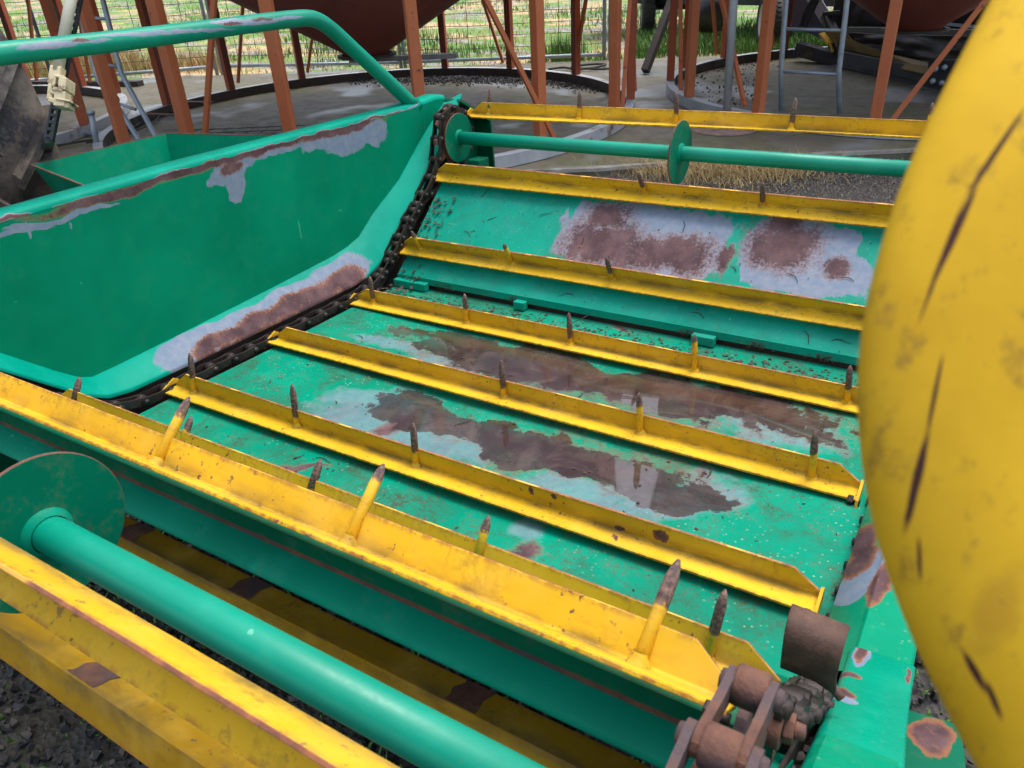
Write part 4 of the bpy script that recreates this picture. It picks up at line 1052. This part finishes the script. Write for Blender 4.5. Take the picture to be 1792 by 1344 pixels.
def slat_mesh(seed, x0=-1.975, x1=-.118, wob=.0025, fl=.0505, st=.0505):
    random.seed(seed); xm = (x0+x1)/2; T = .0058
    xs_ = [x0-xm, x0-xm+.003, x0-xm+.055, x0-xm+.060] + [x0-xm + .06 + (x1-x0-.12)*k/14 for k in range(1, 14)] + [x1-xm-.060, x1-xm-.055, x1-xm-.003, x1-xm]
    ph = [random.uniform(0, 6) for _ in range(4)]
    m = MB(); vs = []; n_ = len(xs_); L = x1-x0
    for k, x in enumerate(xs_):
        tt = (x + L/2)/L
        s = st
        dd = min(x + L/2, L/2 - x)
        if dd < .056: s = .012 + (st-.012)*(dd/.056)
        wy_ = wob*math.sin(5*tt+ph[0]) + wob*.4*math.sin(17*tt+ph[1]); wz = wob*.8*math.sin(4*tt+ph[2])
        # L section: outer fold (0,0)
        sec = [(T*.5, -T*.5), (T*.5, s), (-T*.5, s), (-T*.5, T*.9), (-T*.9, T*.5), (-fl, T*.5), (-fl, -T*.5)]
        for (yy, zz) in sec: 
            bend = 1 + .6*math.sin(9*tt+ph[3])*0
            vs.append((x, yy + wy_*(zz/st), zz + wz*abs(yy)/fl))
    q = 7; fs = []; mi = []
    for k in range(n_-1):
        for j in range(q):
            f = (k*q+j, k*q+(j+1) % q, (k+1)*q+(j+1) % q, (k+1)*q+j)
            m.add([], []); m.f.append(list(f)); m.m.append(1 if j == 1 else (1 if j == 5 and False else 0)); m.sm.append(False)
    m.v = [tuple(v) for v in vs]
    m.f.append(list(range(q))); m.m.append(0); m.sm.append(False)
    m.f.append([(n_-1)*q + j for j in range(q)]); m.m.append(0); m.sm.append(False)
    return m, xm, L
def spike_mesh():
    m = MB(); m.lathe([(.001, -.002), (.0084, 0), (.0085, .10), (.0080, .114), (.0052, .128), (.0018, .1365), (.0003, .137)], n=12); return m.mesh('spike')
SPK = spike_mesh(); SPK.materials.append(SPM)
def weld_mesh():
    m = MB(); m.lathe([(.0165, -.001), (.0135, .004), (.0095, .009), (.0075, .014)], n=12); return m.mesh('weld')
WLD = weld_mesh(); WLD.materials.append(SLM)
def lug_mesh():
    m = MB(); m.prism([(-.003, -.062, -.016), (-.003, -.040, -.018), (-.003, .006, -.014), (-.003, .010, .018), (-.003, -.004, .026), (-.003, -.055, .002)], Vector((.006, 0, 0))); return m.mesh('end_plate')
LUG = lug_mesh(); LUG.materials.append(SLM)
def boltm():
    m = MB(); m.lathe([(.001, -.012), (.0105, -.012), (.0115, -.010), (.0115, 0), (.001, 0)], (0,0,0), (1,0,0), 6, smooth=False); m.lathe([(.001,0), (.006,0), (.006,.014), (.001,.014)], (0,0,0), (1,0,0), 10); return m.mesh('bolt')
BLT = boltm(); BLT.materials.append(CHAINM)
SX = [-1.885, -1.463, -1.06, -.648, -.225]
SL = [  # base y, z, tilt of the standing flange, spikes (index, lean in y, height scale), paint, label
 (2.84, -.497, 0.0, [(0, .02, .95), (1, 0, .98), (2, -.02, 1.1), (3, .013, .95), (4, -.007, 1.0)], SLM, 'farthest slat, carried over the far roller'),
 (2.57, -.687, 29.0, [(2, -.01, 1.0), (3, .0, .96)], SLM, 'slat at the top of the far ramp'),
 (2.305, -.918, 27.0, [(0, .0, .9), (1, -.005, 1.0), (2, -.008, 1.1)], SLM, 'slat across the foot of the rusted ramp sheet'),
 (2.0, -1.042, 1.5, [(0, 0, 1.02), (1, 0, 1.06), (2, 0, 1.05), (3, -.012, 1.18), (4, -.015, 1.16)], SLM, 'slat with five spikes on the flat floor'),
 (1.6, -1.041, -1.0, [(2, 0, 1.08), (3, -.005, 1.08), (4, -.025, 1.25)], SLM, 'slat standing across the puddle'),
 (1.2, -1.036, 0.0, [(0, .014, 1.16), (1, .014, 1.1), (2, .010, 1.1)], SL5, 'slat with rust holes in its right half'),
 (.856, -.927, -24.0, [(0, .012, .80), (1, .018, .84), (2, .018, .86), (3, .012, .90), (4, -.006, 1.12)], SLM, 'slat at the start of the near ramp'),
 (.577, -.674, -39.7, [(2, .018, 1.1), (3, .022, 1.12), (4, .03, 1.18)], SLM, 'nearest slat on top of the near ramp'),
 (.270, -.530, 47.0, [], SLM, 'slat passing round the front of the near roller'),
 (.310, -.827, 159.5, [], SLD, 'dark, dirty slat under the near roller'),
 (.660, -1.024, 180.0, [], SLD, 'dark, dirty returning slat behind the near roller'),
]
for i, (y, z, tilt, spk, mat, lab) in enumerate(SL):
    m, xm, L = slat_mesh(20+i, wob=.007 if i == 0 else .0022)
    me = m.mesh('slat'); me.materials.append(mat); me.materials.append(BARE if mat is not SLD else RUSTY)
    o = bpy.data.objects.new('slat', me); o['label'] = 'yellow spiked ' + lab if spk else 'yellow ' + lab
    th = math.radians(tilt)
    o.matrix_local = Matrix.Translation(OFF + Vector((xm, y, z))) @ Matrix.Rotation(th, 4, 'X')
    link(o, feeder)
    b_ = o.modifiers.new('bevel', 'BEVEL'); b_.width = .0012; b_.segments = 2; b_.limit_method = 'ANGLE'
    for (k, lean, hs_) in (spk if spk else []):
        dv = Vector((random.uniform(-.006, .006), lean, .1*hs_)); sc_ = dv.length/.137 * random.uniform(1.04, 1.12)
        q = dv.to_track_quat('Z', 'Y').to_matrix().to_4x4()
        M4 = Matrix.Translation((SX[k]-xm, -.0095, .0)) @ q @ Matrix.Diagonal((1, 1, sc_, 1))
        inst(SPK, 'spike', o, M4); inst(WLD, 'weld', o, Matrix.Translation((SX[k]-xm, -.0085, .002)))
    if i in (0, 3, 4, 5, 6, 7, 2, 1):
        inst(LUG, 'end_plate', o, Matrix.Translation((-L/2-.004, 0, 0))); (inst(LUG, 'end_plate', o, Matrix.Translation((L/2-.002, 0, 0))) if i < 6 else None)
        inst(BLT, 'bolt', o, Matrix.Translation((-L/2+.010, -.046, -.006))); inst(BLT, 'bolt', o, Matrix.Translation((L/2-.010, -.046, -.006)))
    # burnt, unpainted patches behind the spikes of the slats seen from the back
    if mat is SLD:
        for xx in ([mz(430, 1030, -1.024).x, mz(815, 1220, -1.024).x, mz(238, 928, -1.024).x] if i == 10 else [mz(150, 1185, -.83).x]):
            xx -= xm
            mm = MB(); w_ = .030; vs = []
            for jj_ in range(9):
                t_ = jj_/8; yy = .0032 if False else 0
                vs += [(xx - w_ + .012*t_ + .004*math.sin(t_*9), -.050*t_ - .0002, -.0034), (xx + w_ + .008*t_ + .003*math.sin(t_*7+1), -.050*t_ - .0002, -.0034)]
            mm.add(vs, [(2*a_, 2*a_+1, 2*a_+3, 2*a_+2) for a_ in range(8)]); p_ = mm.build('burnt_patch', RUSTY, o)
# rust holes in the slat beyond the nearest two: dark ragged flakes
# --- lower frame of the feeder
FR = paint('green_lower_frame', (0.0, .15, .08), None, None, None, dirt=.7, rough=.5, chips=.3)
for x in (-1.90, -.12):
    m = MB(); m.bar((x, .75, -1.19), (x, 2.75, -1.19), .08, .10); m.bar((x, .75, -1.19), (x, .60, -.85), .06, .08); m.bar((x, 2.75, -1.19), (x, 2.75, -.66), .06, .08); part(m, 'side_rail', FR, .005)
for y in (.95, 1.6, 2.6):
    m = MB(); m.bar((-1.9, y, -1.26), (-.12, y, -1.26), .07, .07); part(m, 'cross_member', FR, .005)
for x in (-1.90, -.12):
    for y in (1.1, 2.5):
        m = MB(); m.bar((x, y, -1.24), (x, y, -1.53), .06, .06); m.box((x-.08, y-.08, -1.60), (x+.08, y+.08, -1.53)); part(m, 'stand_foot', FR, .004)

# --- litter on the floor: twigs, leaf scraps, mud flakes
def litter():
    random.seed(31); LIT = simple('dark_leaf_litter', (0.018, 0.014, 0.009), (0.075, 0.05, 0.03), 60, .8, 0, .3)
    m = MB()
    def flake(c, n_, s, ang):
        u = Vector((math.cos(ang), math.sin(ang), 0)); u = (u - n_*u.dot(n_)).normalized(); w = n_.cross(u)
        k = random.choice((4, 5, 6)); pts = []
        el = random.uniform(.2, .8)
        for j in range(k):
            a = 2*math.pi*j/k; r = s*random.uniform(.6, 1.2)
            pts.append(c + u*math.cos(a)*r + w*math.sin(a)*r*el + n_*random.uniform(0, .3)*s)
        m.add(pts, [tuple(range(k))])
    for i in range(1500):
        x = random.uniform(-1.95, -.1); y = random.uniform(1.0, 2.2)
        if random.random() < .45: y = random.gauss(2.13, .035)
        dens = .5 + .5*math.sin(5*x+2)*math.sin(7*y)
        if y < 2.05 and random.random() > dens: continue
        if y > 2.2: y = 2.2
        flake(Vector((x, y, fz(x, y)+.0015)), Vector((0, 0, 1)), random.uniform(.0015, .006)*(1.6 if y > 2.05 else 1), random.uniform(0, 6))
    for i in range(180):
        s = random.uniform(.0, .5); x = random.uniform(-1.95, -.1)
        flake(ramp_pt(s, x) + ramp_n*.002, ramp_n, random.uniform(.0015, .005), random.uniform(0, 6))
    for i in range(55):     # short twigs
        if i % 3: p = Vector((random.uniform(-1.9, -.15), random.uniform(1.02, 2.19), 0)); p.z = fz(p.x, p.y) + .003; n_ = Vector((0,0,1))
        else: p = ramp_pt(random.uniform(.02, .45), random.uniform(-1.9, -.2)) + ramp_n*.003; n_ = ramp_n
        a = random.uniform(0, 6); L = random.uniform(.008, .03); u = Vector((math.cos(a), math.sin(a), 0)); u = (u - n_*u.dot(n_)).normalized(); w = n_.cross(u)
        pts = [p + u*L*(t/4-.5)*2 + w*L*.25*math.sin(t*1.1+a) for t in range(5)]
        m.tube(pts, [.0008, .0014, .0012, .001, .0005], 4)
    for (cu, cv_, n_) in ((932, 512, 60), (1235, 556, 80), (790, 500, 50), (1330, 600, 60), (1440, 625, 60)):
        c0_ = mz(cu, cv_, -1.04)
        for _ in range(n_):
            p = c0_ + Vector((random.gauss(0, .022), random.gauss(0, .010), random.uniform(0, .022)))
            p.y = min(p.y, 2.222)
            flake(p, Vector((random.uniform(-.5,.5), -.4, 1)).normalized(), random.uniform(.003, .009), random.uniform(0, 6))
    for i in range(170):  # grime along the left chain
        y = random.uniform(2.0, 2.5); s = random.random()
        z = -1.045 if y < 2.2 else -1.03 + (y-2.2)*.86
        flake(Vector((random.uniform(-1.955, -1.84), y, z + .006)), Vector((0, -.3, 1)).normalized(), random.uniform(.004, .013), random.uniform(0, 6))
    part(m, 'leaf_litter', LIT, kind='stuff')
litter()
# long dry stem and a seed lying on the floor
m = MB()
pts = [mz(u, v, -1.048) + Vector((0, 0, zz)) for u, v, zz in ((992, 570, .0), (1040, 556, .02), (1095, 552, .03), (1150, 560, .02), (1200, 566, .012), (1245, 562, .0))]
m.tube(pts, .0016, 6); m.tube([pts[3], pts[3] + Vector((.03, .03, .008)), pts[3] + Vector((.05, .02, .0))], .001, 5)
o = part(m, 'dry_stem', simple('dark_stem', (.02,.016,.012), (.05,.04,.03), 20)); 
# ================================================================== green hopper behind the feeder
HG = paint('green_hopper_paint', (0.0, .21, .115), None, None, None, dirt=.3, rough=.4, chips=.25, fade=.1)
zr = -.60
k4 = [mz(55, 289, zr), mz(161, 331, zr), mz(498, 238, zr), mz(290, 234, zr)]
nearb = [mz(92, 372, -.80)]
W4 = [MW @ p for p in k4]
cH = sum(W4, Vector())/4; cH.z = 0
hp_ = empty('steel_hopper', cH, 'open green steel hopper box standing behind the feeder side sheet', 'hopper')
top4 = [p - cH for p in W4]; ctr = sum(top4, Vector())/4
bot4 = [ctr + (p-ctr)*.62 - Vector((0, 0, .42)) for p in top4]
for i in range(4):
    j = (i+1) % 4; a, b, c, d = top4[i], top4[j], bot4[j], bot4[i]
    nn = (b-a).cross(d-a).normalized()*.003
    m = MB(); m.prism([a, b, c, d], nn); m.build('wall_panel', HG, hp_, .001)
    m = MB(); m.bar(a + Vector((0,0,.001)), b + Vector((0,0,.001)), .006, .005); m.build('rim', RUSTY, hp_)
m = MB(); m.prism(bot4, Vector((0, 0, -.004))); m.build('bottom_panel', HG, hp_)
for p in bot4: m = MB(); m.bar(p, Vector((p.x, p.y, .0)), .04, .04); m.build('leg', HG, hp_, .003)
# short grey post stub behind the hopper
g0 = gw(172, 268, .0); tp = wy(160, 200, g0.y)
m = MB(); m.tube([Vector((0,0,0)), tp-g0], .026, 14); m.tube([tp-g0, tp-g0+Vector((-.002,0,.03))], .034, 14); tag(m.build('pipe_stub', GALV, None, 0, g0), 'short grey pipe post standing between the tyre and the bent ladder', 'post')

# ================================================================== yellow tube close to the eye
D = .235
ctr_px = (2660, 655); Rpx = 1140
tube_r = .060
Rm = Rpx/F*D + tube_r*-1   # centreline radius
N = NT('yellow_tube_paint')
c = N.mix(N.ramp(N.noise(14, 4, .6), .35, .7), (.52, .305, .013), (.68, .415, .020))
sm = N.math('MULTIPLY', N.ramp(N.noise(75, 5, .75, scale3=(1, 1, .5)), .54, .66), .55)
c = N.mix(sm, c, (.16, .09, .03))
YT_scr = N
pts = []
cW = wd_(*ctr_px, D)
cr = Vector((W @ R)[:, 0]); cd = Vector((W @ R)[:, 1])
def arc(a): return cW - cr*(Rpx/F*D - tube_r)*math.cos(a) - cd*(Rpx/F*D - tube_r)*math.sin(a)
edge_px = [(1905, -330), (1835, -170), (1742, 0), (1652, 172), (1578, 345), (1530, 510), (1510, 650), (1516, 800), (1547, 955), (1602, 1110), (1665, 1245), (1735, 1375), (1830, 1530), (1950, 1700)]
off_px = tube_r*F/D*.985
def cen_pts():
    out = []; E_ = [Vector(p) for p in edge_px]
    for i in range(len(E_)-1):
        for k in range(4):
            t = k/4; q0 = E_[max(i-1,0)]; q1 = E_[i]; q2 = E_[i+1]; q3 = E_[min(i+2, len(E_)-1)]
            f = lambda t: .5*((2*q1) + (q2-q0)*t + (2*q0-5*q1+4*q2-q3)*t*t + (3*q1-q0-3*q2+q3)*t**3)
            p = f(t); d = (f(t+.01) - p).normalized(); nrm = Vector((d.y, -d.x))
            if nrm.x < 0: nrm = -nrm
            out.append(p + nrm*off_px)
    return out
CP_ = cen_pts()
pts = [wd_(q.x, q.y, D) for q in reversed(CP_)]
top_dir = (pts[-1]-pts[-2]).normalized(); bot_dir = (pts[0]-pts[1]).normalized()
pts = [pts[0] + bot_dir*.45] + pts + [pts[-1] + top_dir*.25]; rad = [tube_r]*len(pts)
# worn streaks: ellipses stretched along the tube
view = (Vector((W @ R)[:, 2]))
def on_tube(u, v): return wd_(u, v, D-.02), None
base_t = pts[0].copy()
def streak(u0, v0, u1, v1, w):
    p0, _ = on_tube(u0, v0); p1, _ = on_tube(u1, v1); c_ = (p0+p1)/2; ax = (p1-p0); L = ax.length/2; ax.normalize()
    n_ = (c_ - Vector((0,0,H))).normalized(); n_ = (n_ - ax*n_.dot(ax)).normalized(); s_ = n_.cross(ax)
    return (c_ - base_t, L, w*.72, Matrix((ax, s_, n_)).transposed(), 0)
st = [streak(1800, 180, 1700, 330, .0011), streak(1720, 300, 1634, 490, .0016), streak(1650, 620, 1622, 760, .0009), streak(1628, 740, 1582, 935, .0017), streak(1608, 950, 1611, 1035, .0008), streak(1700, 1165, 1745, 1245, .0016), streak(1735, 1215, 1765, 1290, .0013), streak(1694, 330, 1615, 545, .0008)]
d_ = N.math('ADD', N.field(st), N.math('MULTIPLY', N.math('SUBTRACT', N.noise(90, 4), .5), .7))
c = N.mix(N.ramp(d_, 1.15, .75), c, (.055, .020, .018))
stb = [streak(1700, 1150, 1790, 980, .010)]
c = N.mix(N.ramp(N.math('ADD', N.field(stb), N.math('MULTIPLY', N.math('SUBTRACT', N.noise(60, 4), .5), 1.2)), 1.0, .5, 0, .45), c, (.33, .17, .02))
YTM = N.fin(c, .5, 0, N.bump(N.noise(30, 3), .2, .002), spec=.15)
m = MB(); m.tube([p - base_t for p in pts], rad, 48)
cfv = Vector((W @ R)[:, 2])
def squash(mb, org):
    for i, q in enumerate(mb.v):
        p = Vector(q) + org; h_ = (p - cW).dot(cfv); mb.v[i] = tuple(p - cfv*h_*.62 - org)
squash(m, base_t)
o = m.build('bent_tube', YTM, None, 0, base_t); tag(o, 'thick bent yellow tube with brown scratches, blurred at the right edge, nearest of all', 'tube')
# its upright, running down to the yard beside the feeder
m = MB(); q = pts[0] - base_t; gz = Vector((base_t.x + .18, base_t.y + .02, -.05)) - base_t
m.tube([q + Vector((0,0,.0)), q.lerp(gz, .3) + Vector((.08, 0, 0)), gz], .058, 24)
up_ = m.build('upright', YTM, o)

# ================================================================== gravel, weeds, grass
def scatter_stones(name, region, nst, smin, smax, mat, seed, zfun=lambda x, y: -.05):
    random.seed(seed); m = MB()
    base = [(-1,-.6,-.3),(.9,-.7,-.4),(1,.6,-.3),(-.8,.8,-.4),(-.6,-.4,.5),(.6,-.5,.6),(.5,.5,.5),(-.5,.4,.6)]
    for i in range(nst):
        x, y = region()
        s = smin + (smax-smin)*rnd()**2.2
        E_ = Euler((rnd()*6, rnd()*6, rnd()*6)).to_matrix()
        vs = [E_ @ Vector((a*s*random.uniform(.7, 1.2), b*s*random.uniform(.5, 1.0), c_*s)) for a, b, c_ in base]
        P = Vector((x, y, zfun(x, y) + s*.25))
        m.add([P + v for v in vs], [(0,3,2,1),(4,5,6,7),(0,1,5,4),(1,2,6,5),(2,3,7,6),(3,0,4,7)])
    o = m.build(name, mat, None, 0, None, 'stuff'); return o
def stone_mat(n, cols):
    N = NT(n); v = N.vor(34, 'Color'); s = N.n('ShaderNodeSeparateColor'); N.l(v, s.inputs[0])
    c = N.mix(s.outputs[0], cols[0], cols[1]); c = N.mix(N.ramp(s.outputs[1], .7, .9), c, cols[2]); return N.fin(c, .6, 0, N.bump(N.noise(80, 4), .4, .002))
STM = stone_mat('dark_gravel', ((.006,.007,.008), (.026,.028,.032), (.06,.052,.04)))  # near-black stones: shade beneath the feeder put into their colour
def near_reg():
    x = random.uniform(-2.6, 1.2); y = random.uniform(-.6, 1.6); return x, y
scatter_stones('gravel', near_reg, 13000, .005, .021, STM, 41)
GC = simple('brown_wood_chips', (.10,.085,.07), (.24,.21,.18), 60, .85, 0, .3)
a_, b_ = gw(1250, 345, -.05), gw(1640, 345, -.05)
def chip_reg():
    u = random.uniform(780, 1700); v = random.uniform(262, 372); p = gw(u, v, -.05); return p.x, p.y
scatter_stones('wood_chip_gravel', chip_reg, 15000, .003, .011, GC, 42)
def blades(name, gen, nbl, mat, seed, hmin, hmax, w=.004, z0=-.05, lean=.5):
    random.seed(seed); m = MB()
    for i in range(nbl):
        x, y, hs_ = gen(); h = random.uniform(hmin, hmax)*hs_; a = rnd()*6.283; l = random.uniform(0, lean)*h
        p = Vector((x, y, z0)); s = Vector((math.cos(a+1.57), math.sin(a+1.57), 0))*w*random.uniform(.6, 1.3); d = Vector((math.cos(a), math.sin(a), 0))
        m.add([p-s, p+s, p + d*l*.35 + Vector((0,0,h*.6)) + s*.7, p + d*l*.35 + Vector((0,0,h*.6)) - s*.7, p + d*l + Vector((0,0,h))], [(0,1,2,3), (3,2,4)])
    return m.build(name, mat, None, 0, None, 'stuff')
STRAW = simple('dry_straw', (.36,.25,.10), (.52,.40,.20), 9, .8, 0, 0)
GRASS = simple('green_grass', (.05,.13,.018), (.11,.24,.03), 7, .6, 0, 0)
def g_near():
    u = random.gauss(1275, 85); v = 290 + abs(random.gauss(0, 16)); p = gw(u, v, -.05); return p.x, p.y, 1 - .5*(v > 318)
blades('dry_grass', g_near, 5200, STRAW, 51, .03, .12, .0017, lean=2.6)
def g_field(green):
    def f():
        while True:
            u = random.uniform(-100, 1800); t = rnd(); v = -60 + 190*t
            try: p = gw(u, v, -.09)
            except Exception: continue
            if p.y < 0 or p.y > 45: continue
            # only beyond the slab
            s = (p - f0).dot(Vector((-fd.y, fd.x, 0)))
            if s < .25: continue
            k = math.sin(p.x*.9 + 2*math.sin(p.y*.45)) + math.sin(p.y*1.1 + p.x*.5) + .8*math.sin(p.x*2.3 - p.y*1.7)
            if (green and k > .25) or (not green and k < .4): return p.x, p.y, (1 if s > .6 else .6)
    return f
blades('field_grass', g_field(True), 24000, GRASS, 52, .04, .16, .007, -.09)
blades('field_straw', g_field(False), 12000, STRAW, 53, .03, .13, .007, -.09, 1.6)
def g_edge():
    u = random.uniform(-30, 400); v0 = 146 - .055*u + (0 if u < 250 else 0)
    p = gw(u, v0 + random.gauss(-8, 4), -.09); return p.x, p.y, 1 if u < 250 else .6
blades('dry_weeds', g_edge, 3500, STRAW, 54, .15, .52, .006, -.09, .5)
def g_mid():
    u = random.gauss(985, 16); p = gw(u, 105 + random.gauss(0, 2.5), -.05); return p.x, p.y, 1
blades('grass_tuft', g_mid, 500, GRASS, 55, .1, .35, .006, -.05, .5)
def g_tr():
    u = random.uniform(1100, 1520); v = random.uniform(62, 103) - (u-1100)*.03; p = gw(u, v, -.09); return p.x, p.y, 1
blades('green_grass', g_tr, 9000, GRASS, 56, .06, .22, .006, -.09, .6)
def g_under():
    x, y = near_reg(); return x, y, (1 if math.sin(x*7+y*3)+math.sin(y*9-x*4) > .3 else .3)
blades('weeds_under_feeder', g_under, 7000, GRASS, 57, .01, .05, .0042, -.05, 1.2)
# dark grain spill inside the middle kerb ring
GR = simple('dark_seed_spill', (.010,.010,.012), (.04,.038,.04), 80, .6, 0, .3)
def spill():
    u = random.uniform(610, 1060); t = (u-610)/450; v = 134 + 9*abs(random.gauss(0, .6)) + (0 if u < 930 else (u-930)*.12); p = gw(u, v, .0); return p.x, p.y
scatter_stones('grain_spill', spill, 11000, .006, .018, GR, 61, lambda x, y: .0)
def spill2():
    p = gw(random.uniform(1185, 1330), random.uniform(100, 186), 0); 
    q = Vector((p.x - S2c[0], p.y - S2c[1])); 
    if q.length > S2r - .06: q *= (S2r-.1-.5*rnd()**3)/q.length
    return S2c[0]+q.x, S2c[1]+q.y
scatter_stones('chaff_spill', spill2, 450, .004, .016, GR, 62, lambda x, y: .0)
